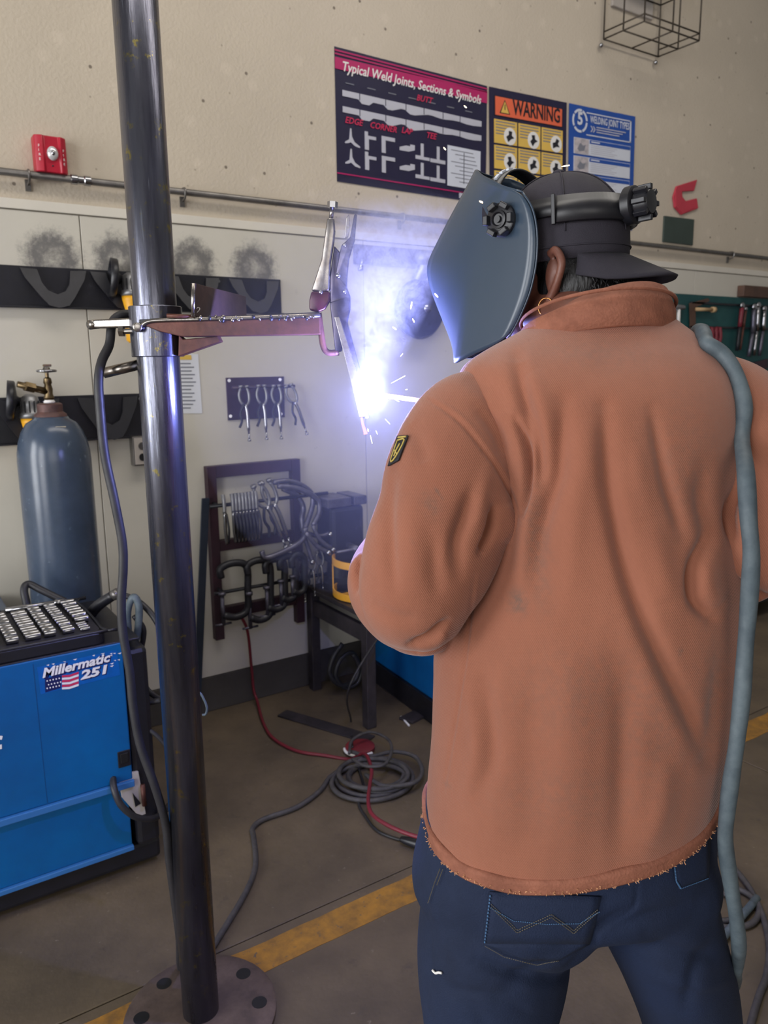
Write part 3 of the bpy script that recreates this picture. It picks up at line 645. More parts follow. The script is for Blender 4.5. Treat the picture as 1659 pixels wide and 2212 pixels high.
# leaning steel bar and hook
pa, pb = wl(444, 1076, .05), fl(424, 1558)
tag(MB().obox((pa+pb)/2, V((.016, 0, 0)), V((0, .005, 0)), (pa-pb)/2).build('steel_bar', mat('blue_grey_steel', (58, 66, 82), .45, .6), bevel=.001), 'tall thin dark steel bar leaning on the wall beside the pole', 'steel bar')
hk = [at(432, 1500, 1.9), at(440, 1512, 1.9), at(447, 1535, 1.9), at(443, 1546, 1.9), at(436, 1543, 1.9)]

# ---- green pegboard and its tools
gz1 = 1.893; gx0 = wl(1408, 632)[0]
t = thing('pegboard', 'green pegboard on the wall right of the person', 'pegboard', (gx0+1.2, 0, .95))
MB().box((gx0, -.016, .95), (gx0+2.4, -.0005, gz1)).build('board', M_peg, t, bevel=.002)
for z in (wl(1560, 706)[2], wl(1560, 656)[2]): MB().box((gx0+.35, -.03, z-.012), (gx0+2.3, -.0165, z)).build('tool_strip', M_blacksteel, t, bevel=.001)
fx = wl(1592, 630)[0]
tag(MB().box((fx, -.05, gz1+.004), (fx+1.3, -.0005, gz1+.075)).build('shelf_board', M_brownwood, bevel=.003), 'dark brown board above the green pegboard', 'board')
def hammer(label, x, y, x2, y2, mh):
    a, b = wl(x, y, .04), wl(x2, y2, .04); t = thing('hammer', label, 'hammer', b, 'hammers on the green pegboard')
    MB().cyl(b, a, .014, .011, 10).build('handle', mh, t, True)
    MB().cyl(a+V((-.045, 0, .012)), a+V((.05, 0, .012)), .017, .014, 12).build('head', M_cast, t, True, bevel=.003)
hammer('white handled hammer on the pegboard, nearest the cap brim', 1456, 668, 1454, 712, M_white)
hammer('white handled hammer on the pegboard, second from the cap brim', 1466, 668, 1464, 706, M_white)
t = thing('framing_square', 'brown steel square hanging on the green pegboard', 'square', wl(1495, 735, .03))
MB().prism([wl(x, y, .03) for x, y in ((1490, 655), (1530, 644), (1534, 650), (1503, 664), (1503, 735), (1492, 735))], (0, .006, 0)).build('blade', M_brownwood, t, bevel=.001)
tag(MB().cyl(wl(1504, 668, .04), wl(1538, 669, .04), .011, n=10).cyl(wl(1538, 669, .04), wl(1544, 669, .04), .018, n=10).build('wooden_mallet', M_wood, None, True), 'light wooden handle lying level on the pegboard beside the brown square', 'hand tool')
t = thing('coiled_hose', 'red hose coiled and hung on the green pegboard', 'hose', wl(1532, 745, .06))
for i in range(5):
    x = 1514+9*i; P = [wl(x, 708+2*(i % 2), .03), wl(x-3, 725, .055), wl(x+1, 744, .065), wl(x+6, 728, .06), wl(x+5, 710, .05)]
    MB().tube(P, .013, 8, 4, closed=True).build('loop', M_redhose, t, True)
def bolt_tool(label, L, m1, m2, r=.012, cat='wrench', name='wrench'):
    P = [wl(x, y, .045) for x, y in L]; t = thing(name, label, cat, P[-1], 'long tools on the right of the pegboard')
    MB().tube(P[:2], r, 8, 3).build('grip', m1, t, True); MB().tube(P[1:], r*.8, 8, 3).build('shaft', m2, t, True)
    MB().ball(P[0]+V((0, 0, .014)), (r*1.6, 0, 0), (0, r, 0), (0, 0, r*1.5), 10, 8).build('head', M_chrome, t, True)
bolt_tool('red gripped bolt cutter hanging on the pegboard', [(1603, 665), (1598, 706), (1592, 758)], M_redhose, M_blacksteel, .014, 'bolt cutter', 'bolt_cutter')
bolt_tool('dull red bar hanging beside the red gripped cutter', [(1611, 672), (1606, 706), (1599, 756)], M_rust, M_rust, .009, 'bar', 'pry_bar')
bolt_tool('long grey wrench, left of the wrenches by the frame edge', [(1629, 668), (1626, 720), (1617, 770)], M_tool, M_tool, .016)
bolt_tool('bright chrome wrench, middle of the wrenches by the frame edge', [(1638, 664), (1635, 715), (1628, 768)], M_chrome, M_chrome, .014)
bolt_tool('chrome wrench, rightmost by the frame edge', [(1651, 672), (1648, 715), (1640, 768)], M_chrome, M_tool, .015)
tag(MB().prism([wl(x, y, .03) for x, y in ((1616, 785), (1640, 780), (1659, 775), (1659, 795), (1630, 805), (1615, 810))], (0, .012, 0)).build('dark_tool_tray', M_darkframe, bevel=.002), 'small dark bracket under the wrenches on the pegboard', 'bracket')
# bench under the pegboard
bz = wl(1640, 868, .35)[2]; bx0 = wl(1612, 868, .35)[0]
t = thing('workbench', 'wooden topped bench under the pegboard at the right edge', 'workbench', (bx0+.8, -.25, 0))
MB().box((bx0, -.42, bz-.045), (bx0+1.9, -.02, bz)).build('top', M_brownwood, t, bevel=.004)
for X in (bx0+.03, bx0+1.8): 
    for Yy in (-.40, -.09): MB().box((X, Yy, 0), (X+.06, Yy+.06, bz-.0455)).build('leg', M_tablesteel, t, bevel=.002)
tag(MB().cyl((bx0+.1, -.3, bz+.03), (bx0+.5, -.3, bz+.03), .0299, n=12).build('wooden_dowel', M_wood, None, True), 'pale round wooden bar lying on the bench', 'wood')

# ------------------------------------------------------------------ blue welding machine with socket tray
MX1, MY0, MY1, MZ1 = 0.528, -.945, -.50, .735
MX0 = -.36
t = thing('welding_machine', 'blue welding machine on a black base under the socket tray', 'welding machine', (.1, -.7, 0))
side = MB().box((MX0, MY0, .315), (MX1, MY0+.02, MZ1)).build('side_panel', M_blue, t, bevel=.004)
MB().box((MX0, MY0-.010, .295), (MX1+.002, MY0+.012, .3145)).build('side_flange', M_bluelight, side, bevel=.002)
MB().box((MX0, MY0+.0205, .30), (MX1-.002, MY1, MZ1-.004)).build('body', M_blue, t, bevel=.004)
low = MB().box((MX0, MY0+.016, .10), (MX1-.012, MY0+.05, .2945)).build('lower_panel', M_blue, t, bevel=.003)
MB().box((MX0, MY0+.006, .085), (MX1-.010, MY0+.034, .0995)).build('lower_flange', M_bluelight, low, bevel=.002)
MB().box((MX0, MY0+.0505, .085), (MX1-.02, MY1, .2945)).build('cabinet', M_blackplastic, t, bevel=.003)
MB().box((MX0, MY0+.03, .018), (MX1+.075, MY1, .0845)).build('base', M_blackplastic, t, bevel=.012)
MB().box((MX1+.002, MY0+.01, .085), (MX1+.072, MY1, MZ1-.03)).build('front_panel', M_blackplastic, t, bevel=.015)
MB().box((MX0, MY0+.002, MZ1-.0035), (MX1+.05, MY1, MZ1+.004)).build('top_cover', M_blackplastic, t, bevel=.003)
q = wl(268, 1638, -MY0)
MB().box((q[0]-.018, MY0-.004, q[2]-.025), (q[0]+.018, MY0-.0003, q[2]+.025)).build('latch', M_blackplastic, side, bevel=.002)
MB().box((q[0]-.011, MY0-.007, q[2]-.012), (q[0]+.011, MY0-.0042, q[2]+.018)).build('latch_recess', mat('deep_black', (10, 10, 13), .6), side, bevel=.002)
MB().box((wl(78, 1500, -MY0)[0]-.0004, MY0-.0006, .32), (wl(78, 1500, -MY0)[0]+.0004, MY0-.0001, MZ1-.01)).build('door_seam', mat('dark_blue_seam', (0, 58, 104), .5), side)
# decal: name, number and flag
M_decal = mat('blue_decal_film', (8, 92, 170), .35, var=.1, vscale=40)
M_decalnavy = mat('navy_decal', (18, 26, 84), .4, var=.04)
dec = MB().prism([wl(x, y, -MY0+.0006) for x, y in ((80, 1442), (252, 1404), (260, 1458), (88, 1500))], (0, .0005, 0)).build('decal', M_decal, side)
a, b, c = wl(92, 1464, -MY0+.0016), wl(238, 1428, -MY0+.0016), wl(92, 1442, -MY0+.0016)
ex = nrm(b-a); ez = nrm(c-a-ex*((c-a) @ ex)+ex*.004)
put_text('lettering', 'Millermatic', .036, a+V((.003, .0009, -.0025)), M_decalnavy, dec, ex=ex, ez=ez, fit=np.linalg.norm(b-a), bold=.0030, shear=.15)
put_text('lettering', 'Millermatic', .036, a, M_white, dec, ex=ex, ez=ez, fit=np.linalg.norm(b-a), bold=.0012, shear=.15)
a, b = wl(174, 1468, -MY0+.0016), wl(231, 1453, -MY0+.0016)
put_text('lettering', '251', .034, a+V((.003, .0009, -.002)), M_decalnavy, dec, ex=ex, ez=ez, fit=np.linalg.norm(b-a), bold=.0026, shear=.1)
put_text('lettering', '251', .034, a, M_white, dec, ex=ex, ez=ez, fit=np.linalg.norm(b-a), bold=.0014, shear=.1)
def dq(L, off): return [wl(x, y, -MY0+off) for x, y in L]
MB().prism(dq([(97, 1466), (133, 1459), (131, 1486), (98, 1496)], .0014), (0, .0006, 0)).build('flag_field', M_decalnavy, dec)
for i in range(5):
    for j in range(3): 
        x, y = 102+6.5*i+(j % 2)*3, 1471-1.4*i+8*j
        MB().prism(dq([(x+1.8*cos(k*2*pi/5), y+1.8*sin(k*2*pi/5)) for k in range(5)], .0021), (0, .0005, 0)).build('star', M_white, dec)
for i in range(6):
    y = 1459+5.2*i; MB().prism(dq([(134, y), (150, y-1), (170, y-8), (170, y-3.5), (150, y+3.4), (134, y+4.2)], .0014), (0, .0006, 0)).build('flag_stripe', M_printred if i % 2 == 0 else M_white, dec)
for i in range(14):
    x, y = rnd.choice([(rnd.uniform(90, 250), 0), (rnd.uniform(236, 256), 1)]); y = (1440-(x-85)*.21 if y == 0 else rnd.uniform(1410, 1455))
    MB().prism(dq([(x, y), (x+rnd.uniform(4, 9), y-rnd.uniform(0, 3)), (x+5, y+1.6)], .0014), (0, .0004, 0)).build('decal_scuff', M_white, dec)
MB().prism(dq([(-14, 1588), (6, 1590), (4, 1598), (-14, 1597)], .0014), (0, .0006, 0)).build('lettering', M_white, side); MB().prism(dq([(-14, 1612), (4, 1608), (4, 1618), (-14, 1620)], .0014), (0, .0006, 0)).build('lettering', M_white, side)
# connection plate, lugs and hanging lead at the front corner
fp = MB().prism([wl(x, y, -MY0-.012) for x, y in ((254, 1672), (297, 1664), (313, 1755), (298, 1760), (262, 1720))], (0, -.010, 0)).build('lug_plate', M_plate, t, bevel=.001)
MB().prism([wl(x, y, -MY0+.0005) for x, y in ((286, 1712), (304, 1735), (292, 1742))], (0, -.003, 0)).build('plate_cutout', M_blackplastic, fp)
MB().cyl(wl(308, 1695, -MY0+.01), wl(312, 1740, -MY0+.01), .007, n=8).build('copper_lug', M_rust, t, True)
MB().tube([wl(244, 1680, -MY0-.005), wl(247, 1706, -MY0+.03), wl(262, 1740, -MY0+.045), wl(292, 1764, -MY0+.05), wl(330, 1768, -MY0+.03), wl(356, 1752, -MY0-.03), wl(368, 1735, -MY0-.1)], .0095, 8).build('front_lead', M_rubber, t, True)

# ---- socket tray
tz = MZ1+.0045
def tr(x, y, z=tz): return fl(x, y, z)
TA, TB, TCc, TD = tr(-160, 1470), tr(250, 1392), tr(205, 1308), tr(-160, 1372)
ty0, ty1 = MY0+.005, -.575; tx0, tx1 = -.30, tr(238, 1395)[0]
t = thing('socket_tray', 'open black plastic socket tray on top of the blue welding machine', 'socket set', ((tx0+tx1)/2, (ty0+ty1)/2, tz))
def rbox(x0, x1, y0, y1, z0, z1, r=.03, n=5):
    pts = []
    for cx_, cy_, a0_ in ((x1-r, y1-r, 0), (x0+r, y1-r, pi/2), (x0+r, y0+r, pi), (x1-r, y0+r, 1.5*pi)):
        for i in range(n+1): a = a0_+pi/2*i/n; pts.append((cx_+r*cos(a), cy_+r*sin(a), z0))
    return MB().prism(pts, (0, 0, z1-z0))
rbox(tx0, tx1, ty0, ty1, tz, tz+.034).build('case', M_blackplastic, t, bevel=.004)
rbox(tx0+.012, tx1-.012, ty0+.012, ty1-.012, tz+.0345, tz+.037, .022).build('insert', mat('dark_tray_insert', (38, 36, 44), .55), t, bevel=.001)
MB().tube([(tx0+.02, ty0+.006, tz+.035), (tx1-.03, ty0+.006, tz+.035), (tx1-.006, ty0+.03, tz+.035), (tx1-.006, ty1-.03, tz+.035), (tx1-.03, ty1-.006, tz+.035), (tx0+.02, ty1-.006, tz+.035)], .005, 6, 4).build('rim', M_blackplastic, t, True)
# sockets: rows that run from front to back, cups lying in the insert
def socket_mesh(r, h):
    return MB().lathe((0, 0, 0), [(r*.72, 0), (r*.9, .001), (r*.9, h*.35), (r, h*.42), (r, h), (r*.72, h), (r*.68, h*.6)], (1, 0, 0), 12).mesh('socket')
sm = {}
nsock = 0; rowx = np.arange(tx1-.062, tx0+.02, -.047)
for ci, X in enumerate(rowx):
    yy = ty0+.026; r = .0105 if ci % 2 == 0 else .0085
    k_ = 0
    while yy < ty1-.075:
        r2 = round(r+.0006*((k_*3+ci) % 4), 4); hh = .030 if (ci % 3) else .038
        if ci == 0 and yy < ty0+.09: r2, hh = .0055, .024
        if (r2, hh) not in sm:
            sm[(r2, hh)] = socket_mesh(r2, hh); sm[(r2, hh)].materials.append(M_chrome); sm[(r2, hh)].polygons.foreach_set('use_smooth', [True]*len(sm[(r2, hh)].polygons)); sm[(r2, hh)].set_sharp_from_angle(angle=radians(35))
        o = bpy.data.objects.new('socket', sm[(r2, hh)]); COL.objects.link(o); o.location = (X, yy+r2, tz+.0372+r2); o.rotation_euler = (rnd.uniform(0, 1), 0, rnd.uniform(-.04, .04))
        tag(o, 'chrome socket lying in the rows of the black socket tray', 'socket', 'sockets in the black tray'); nsock += 1
        yy += 2*r2+.0075; k_ += 1
for i, (xa, ln) in enumerate(((tx1-.06, .15), (tx1-.24, .20))):
    o_ = V((xa, ty1-.045-.0*i, tz+.0485)); tt = thing('ratchet_handle', ('short chrome ratchet along the back edge of the socket tray', 'long chrome extension bar along the back edge of the socket tray')[i], 'ratchet', o_, 'bars in the socket tray')
    MB().cyl(o_, o_-V((ln, 0, 0)), .0075, .009, 10).build('shaft', M_chrome, tt, True); MB().ball(o_, (.018, 0, 0), (0, .014, 0), (0, 0, .010), 10, 8).build('head', M_chrome, tt, True)

# ---- gas cylinder
cx_, cy_ = .515, -.30
t = thing('gas_cylinder', 'tall slate blue gas cylinder behind the blue welding machine', 'gas cylinder', (cx_, cy_, 0))
zs = at(118, 975, 2.6)[2]; zt = at(103, 905, 2.6)[2]; r = .1165
body = MB().lathe((cx_, cy_, 0), [(r-.01, 0), (r, .012)]+[(r, zs*k/6) for k in range(1, 6)]+[(r, zs-.03), (r*.985, zs), (r*.93, zs+.035), (r*.83, zs+.068), (r*.68, zs+.096), (r*.50, zt), (r*.46, zt+.008)], n=40).build('body', M_cyl, t, True)
MB().lathe((cx_, cy_, zt+.0085), [(.052, 0), (.050, .008), (.040, .016), (.040, .04), (.034, .044), (.030, .044)], n=24).build('neck_ring', M_rustring, t, 'auto')
MB().lathe((cx_, cy_, zt+.053), [(.018, 0), (.018, .006), (.015, .008), (.015, .010)], n=16).build('neck_seal', M_white, t, True)
vz = zt+.0635
v = MB().lathe((cx_, cy_, vz), [(.014, 0), (.017, .006), (.013, .02), (.0145, .035), (.011, .05), (.014, .056), (.012, .07), (.006, .074), (.006, .088)], n=16).build('valve', M_brass, t, 'auto')
oa = V((cx_, cy_, vz+.026)); ob = oa+V((-.095, -.02, .028))
MB().cyl(oa, ob, .012, .010, 12).build('outlet', M_brass, v, True)
MB().lathe(oa+(ob-oa)*.45, [(.011, 0), (.017, .002), (.017, .03), (.014, .034)], ob-oa, 6).build('nut', M_brass, v)
MB().lathe((cx_, cy_, vz+.0885), [(.008, 0), (.030, .002), (.033, .006), (.030, .010), (.012, .011), (.010, .018), (.006, .019)], n=20).build('handwheel', M_chrome, t, True)
MB().box((cx_-.01, cy_-.006, vz+.108), (cx_+.016, cy_+.006, vz+.116)).build('wheel_key', M_brass, t, bevel=.002)
# paper tag on the shoulder
q = at(124, 921, 2.53)
MB().obox(V((cx_+.012, cy_-.079, zt-.028)), V((.016, 0, 0)), V((0, -.0045, .0055))*1.3, V((0, .001, .001))*.5).build('tag', M_cream, t)
# second machine lid at the left edge behind
q = fl(0, 1315, .66); 
t = thing('tool_case', 'grey blue case behind the welding machine at the left edge', 'case', (.05, -.30, 0))
e1 = wl(60, 1322, .2)
MB().box((-.5, -.46, .02), (.33, -.02, .62)).build('body', M_blue, t, bevel=.006)
MB().box((-.5, -.47, .6205), (.335, -.02, .68)).build('lid', mat('grey_blue_lid', (86, 98, 116), .4, var=.08), t, bevel=.006)
MB().box((-.45, -.44, 0), (.28, -.05, .0195)).build('base', M_blackplastic, t)

# ---- cables and gun behind the machine
def hang(name, label, L, r, m, cat='cable', group=None, n=8):
    return tag(MB().tube(L, r, n, 7).build(name, m, None, True), label, cat, group)
hang('gas_hose', 'black hose looped around the foot of the gas cylinder', [at(70, 1420, 2.32), at(60, 1320, 2.34), at(52, 1275, 2.36), at(62, 1262, 2.38), at(90, 1275, 2.38), at(150, 1305, 2.38), at(200, 1335, 2.36), at(235, 1400, 2.30), at(238, 1480, 2.28)], .012, M_rubber, 'hose')
gun = thing('welding_gun', 'black welding gun with curved neck resting behind the tray', 'welding gun', at(250, 1330, 2.25))
MB().tube([at(182, 1345, 2.28), at(210, 1310, 2.26), at(246, 1285, 2.24)], lambda q: .019-.004*q, 12).build('handle', M_blackplastic, gun, True)
MB().tube([at(246, 1285, 2.24), at(268, 1286, 2.24), at(300, 1300, 2.24), at(330, 1330, 2.22), at(352, 1370, 2.2), at(372, 1420, 2.18)], .0095, 8).build('lead', M_rubber, gun, True)
MB().cyl(at(244, 1287, 2.24), at(256, 1280, 2.24), .016, n=12).build('collar', M_galv, gun, True)
hang('gun_cable', 'grey cable loop bending over behind the tray beside the pole', [at(285, 1420, 2.2), at(278, 1370, 2.2), at(276, 1320, 2.2), at(288, 1290, 2.2), at(300, 1310, 2.2), at(298, 1360, 2.2), at(288, 1420, 2.2), at(292, 1520, 2.17), at(300, 1600, 2.2)], .011, M_greyrubber)
hang('power_cable', 'black cable sagging from the machine front to the pole', [at(290, 1330, 2.2), at(310, 1360, 2.21), at(306, 1400, 2.22), at(302, 1440, 2.22), at(315, 1485, 2.2), at(345, 1510, 2.16), at(375, 1520, 2.1), at(420, 1560, 2.0)], .0085, M_rubber)
hang('lower_cable', 'black cable crossing behind the pole low beside the machine', [at(300, 1525, 2.15), at(330, 1516, 2.15), at(365, 1512, 2.15), at(400, 1520, 2.1)], .009, M_rubber)
hang('front_cable', 'thin black cable drooping from the machine front to the floor', [at(312, 1570, 2.12), at(340, 1590, 2.12), at(365, 1620, 2.12), at(400, 1680, 2.1), fl(430, 1800)+V((0, 0, .012))], .007, M_rubber)
hang('wire_hook', 'pale bent wire hook sticking out beside the pole', [at(405, 1490, 1.72), at(430, 1496, 1.72), at(441, 1512, 1.72), at(447, 1530, 1.72), at(444, 1543, 1.72), at(437, 1544, 1.72)], .0028, M_greyrubber, 'hook')

# ------------------------------------------------------------------ table, hoops and second machine
lx = (1.61, 3.0); ly = (-.53, -.06); tzt = .50
t = thing('steel_table', 'dark steel table against the wall left of the person', 'table', (2.2, -.3, 0))
MB().box((1.585, -.56, tzt-.02), (3.05, -.03, tzt)).build('table_top', M_tablesteel, t, bevel=.003)
for X in lx:
    for Yy in ly: MB().box((X-.022, Yy-.022, 0), (X+.022, Yy+.022, tzt-.0205)).build('leg', M_tablesteel, t, bevel=.003)
MB().box((lx[0]-.012, ly[0]+.0225, tzt-.13), (lx[0]+.012, ly[1]-.0225, tzt-.06)).build('side_rail', M_tablesteel, t, bevel=.002)
MB().box((lx[0]+.0225, ly[0]-.012, tzt-.085), (lx[1]-.0225, ly[0]+.012, tzt-.022)).build('front_rail', M_tablesteel, t, bevel=.002)
def on(x, y, z): return fl(x, y, z)
hc = fl(795, 1283, tzt); hr = .155
print('hoop', topx(hc), topx(hc+V((0, 0, .17))))
t = thing('hoop_stand', 'yellow painted stand of two hoops on the steel table', 'hoop stand', hc)
for dz in (.005, .145):
    vs = []; n = 40
    for i in range(n):
        a = 2*pi*i/n
        for rr, zz in ((hr, 0), (hr, .03), (hr-.006, .03), (hr-.006, 0)): vs.append(hc+V((rr*cos(a), rr*sin(a), dz+zz)))
    MB().add(vs, [(4*i+k, 4*((i+1) % n)+k, 4*((i+1) % n)+(k+1) % 4, 4*i+(k+1) % 4) for i in range(n) for k in range(4)]).build('hoop', M_ring, t, 'auto')
for a in (.5, 2.6, 4.2, 5.4): MB().obox(hc+V(((hr-.003)*cos(a), (hr-.003)*sin(a), .09)), V((cos(a), sin(a), 0))*.0025, V((-sin(a), cos(a), 0))*.012, V((0, 0, .055))).build('upright', M_ring, t)
MB().obox(hc+V((0, 0, .02)), V((hr-.012, .0, 0)), V((0, .012, 0)), V((0, 0, .003))).build('crossbar', M_ring, t)
MB().obox(hc+V((0, 0, .0265)), V((0, hr-.012, 0)), V((.012, 0, 0)), V((0, 0, .003))).build('crossbar', M_ring, t)
# dark vise behind the hoops
vz_ = tzt; vc = V((1.72, -.12, vz_))
t = thing('bench_vise', 'dark bench vise on the table behind the yellow hoops', 'vise', vc)
MB().lathe(vc, [(.09, 0), (.09, .03), (.06, .05), (.055, .12)], n=20).build('base', M_blacksteel, t, 'auto')
MB().box(vc+V((-.08, -.08, .1205)), vc+V((.09, .07, .38))).build('body', M_blacksteel, t, bevel=.02)
MB().box(vc+V((-.10, -.085, .3805)), vc+V((.02, .075, .42))).build('jaw', M_tool, t, bevel=.004)
MB().box(vc+V((.035, -.085, .3805)), vc+V((.10, .075, .42))).build('jaw', M_tool, t, bevel=.004)
MB().cyl(vc+V((-.0, -.0805, .2)), vc+V((0, -.16, .2)), .016, n=12).cyl(vc+V((-.10, -.15, .2)), vc+V((.10, -.15, .2)), .007, n=8).build('screw_handle', M_tool, t, True)
# second blue machine behind the table
q = fl(830, 1500); 
t = thing('welding_machine', 'blue machine on a black base behind the table and the person', 'welding machine', (2.25, -.45, 0))
bA, bB = fl(792, 1462), fl(935, 1568); dv = nrm(bB-bA); pv = nrm(V((-dv[1], dv[0], 0)))
if pv @ HF < 0: pv = -pv
c_ = bA+dv*.12+pv*.24
def ob(lo, hi):
    return MB().hexa([bA+dv*a+pv*b+UP*c for c in (lo[2], hi[2]) for a, b in ((lo[0], lo[1]), (hi[0], lo[1]), (hi[0], hi[1]), (lo[0], hi[1]))])
ob((-.06, 0, .0), (.62, .42, .105)).build('base', M_blackplastic, t, bevel=.004)
ob((-.05, .012, .1055), (.61, .42, .39)).build('body', M_blue, t, bevel=.006)
ob((-.055, .006, .3905), (.615, .42, .41)).build('lid', M_blackplastic, t, bevel=.006)
ob((.02, .0055, .20), (.03, .0118, .36)).build('seam', M_blackplastic, t)

# ------------------------------------------------------------------ on the floor
def on_floor(L, r, lift=0): return [fl(x, y, r)+V((0, 0, r*0+.001+lift)) for x, y in L]
def coil(name, label, c, R, turns, r, m, lead=None, sq=.72, tail=None):
    pts = []
    cc = V(c); N = 14*turns
    if lead: pts += lead
    rr = random.Random(3)
    for i in range(N):
        a = 2*pi*i/14+2.5; k = 1+.16*sin(a*.37+1)+.07*sin(a*1.7)
        lay = i/14
        pts.append(cc+HR*R*k*cos(a)+HF*R*sq*1.25*k*sin(a)+V((.012*sin(lay*2.1)*1.5, .012*cos(lay*1.7), r+.001+min(lay, 3)*r*1.1*(.55+.45*sin(a*.5+lay)))))
    if tail: pts += tail
    return tag(MB().tube(pts, r, 8, 4).build(name, m, None, True), label, 'cable')
cc = fl(808, 1690)
coil('floor_cable', 'grey cable coiled in loops on the floor behind the person, trailing past the pole', cc, .125, 5, .0088, M_floorcable,
     lead=on_floor([(450, 2060), (470, 2030), (530, 1930), (552, 1870), (548, 1810), (546, 1790), (570, 1770), (640, 1745), (690, 1710), (712, 1680)], .0088))
hang('loose_loop', 'single wide loop of grey cable beside the coil on the floor', on_floor([(760, 1640), (800, 1650), (850, 1640), (895, 1650), (912, 1680), (900, 1705), (860, 1715), (820, 1712), (790, 1690)], .008, .03), .008, M_floorcable)
hang('standing_loop', 'grey cable loop standing up on top of the coil', [V(p)+V((0, 0, .06)) for p in on_floor([(755, 1660), (762, 1630), (800, 1612), (838, 1628), (846, 1655), (830, 1685), (790, 1688), (762, 1672)], .006)], .006, M_floorcable)
hang('air_hose', 'red air hose running from the clamp rack down across the floor', [wl(520, 1330, .06), wl(535, 1365, .05), wl(543, 1440, .03), wl(548, 1490, .03), fl(556, 1523)+V((0, -.0, .02))]+on_floor([(568, 1560), (590, 1595), (640, 1622), (700, 1632), (755, 1640)], .0065)+on_floor([(788, 1655), (803, 1690), (800, 1720), (796, 1760), (805, 1790), (840, 1815), (890, 1836), (935, 1846)], .0065, .05), .0065, M_redhose, 'hose')
t = thing('extension_cord', 'black cord with a plug lying beside the red hose', 'cord', fl(860, 1805))
MB().tube(on_floor([(772, 1650), (785, 1700), (775, 1735), (790, 1765), (815, 1795), (855, 1812), (870, 1814)], .005), .005, 8).build('cord', M_rubber, t, True)
MB().tube(on_floor([(866, 1813), (880, 1817), (905, 1824)], .017), lambda q: .009+.009*q, 10).build('plug', M_blackplastic, t, True)
hang('drop_wire', 'thin dark cord hanging from the table to the coil on the floor', [V((1.70, -.575, .48)), at(756, 1480, 2.73)+V((0, 0, 0)), fl(758, 1560)+V((0, 0, .01)), fl(760, 1600)+V((0, 0, .01)), fl(762, 1640)+V((0, 0, .05))], .004, M_rubber, 'cord')
hang('table_coil', 'dark cable coil hanging under the table against the wall', [wl(x, y, .2) for x, y in ((740, 1390), (720, 1420), (712, 1455), (735, 1480), (765, 1470), (775, 1440), (760, 1410), (735, 1425), (725, 1460), (745, 1485), (772, 1475), (780, 1445), (762, 1412))], .011, M_rubber)
# loose flat bar on the floor
A_, B_ = fl(600, 1548), fl(792, 1606)
d_ = nrm(B_-A_); p_ = nrm(np.cross(UP, d_))
tag(MB().obox((A_+B_)/2+p_*.03+UP*.004, (B_-A_)/2, p_*.032, UP*.0035).build('flat_bar', M_tablesteel, bevel=.001), 'dark flat steel bar lying on the floor in front of the table', 'steel bar')
t = thing('red_reel', 'dull red reel with a white rim lying behind the cable coil', 'reel', fl(775, 1615))
rc = fl(778, 1622)
MB().lathe(rc+UP*.002, [(.055, 0), (.058, .004), (.058, .02), (.05, .024), (.02, .024)], n=24).build('drum', mat('dull_red_plastic', (120, 34, 44), .55), t, 'auto')
MB().tube([rc+V((.062*cos(a), .062*sin(a), .012)) for a in np.linspace(2.6, 5.0, 7)], .006, 6, 3).build('rim', M_white, t, True)
A_, B_ = fl(872, 1560), fl(906, 1570)
tag(MB().obox(fl(892, 1552)+UP*.006, V((.045, .01, 0)), V((-.01, .035, 0)), UP*.005).build('scrap_plate', M_tablesteel, bevel=.001), 'grey scrap plate on the floor beside the blue machine base', 'scrap metal')
tag(MB().cyl(fl(866, 1550)+UP*.005, fl(884, 1570)+UP*.005, .004, n=8).build('electrode_stub', M_white, None, True), 'short white electrode stub on the floor by the table leg', 'electrode')
# right side: cable coils on the floor
hang('side_cable', 'purple grey cable running along the floor at the right edge', on_floor([(1500, 1840), (1545, 1840), (1580, 1870), (1620, 1920), (1650, 1985), (1662, 2050), (1655, 2110), (1640, 2150), (1622, 2212), (1612, 2260)], .0085), .0085, M_floorcable)
hang('side_coil', 'grey cable coil lying on the floor behind the right leg', on_floor([(1490, 1930), (1530, 1912), (1575, 1915), (1620, 1935), (1640, 1965), (1625, 1995), (1580, 2005), (1535, 1995), (1500, 1975), (1520, 1940), (1560, 1930), (1590, 1950), (1600, 1975), (1570, 1990), (1520, 1985)], .0085), .0085, M_floorcable)
t = thing('tool_cart', 'dark low cart against the wall at the right edge', 'cart', fl(1690, 1330))
q = fl(1612, 1345)
MB().box((q[0], q[1], .09), (q[0]+.7, q[1]+.45, .42)).build('body', M_blackplastic, t, bevel=.01)
MB().box((q[0]-.01, q[1]-.01, .4205), (q[0]+.71, q[1]+.46, .45)).build('tray', M_tablesteel, t, bevel=.006)
for a in (.08, .62):
    for b in (.06, .40): MB().cyl((q[0]+a-.015, q[1]+b, .045), (q[0]+a+.015, q[1]+b, .045), .0448, n=16).build('wheel', M_rubber, t, True)

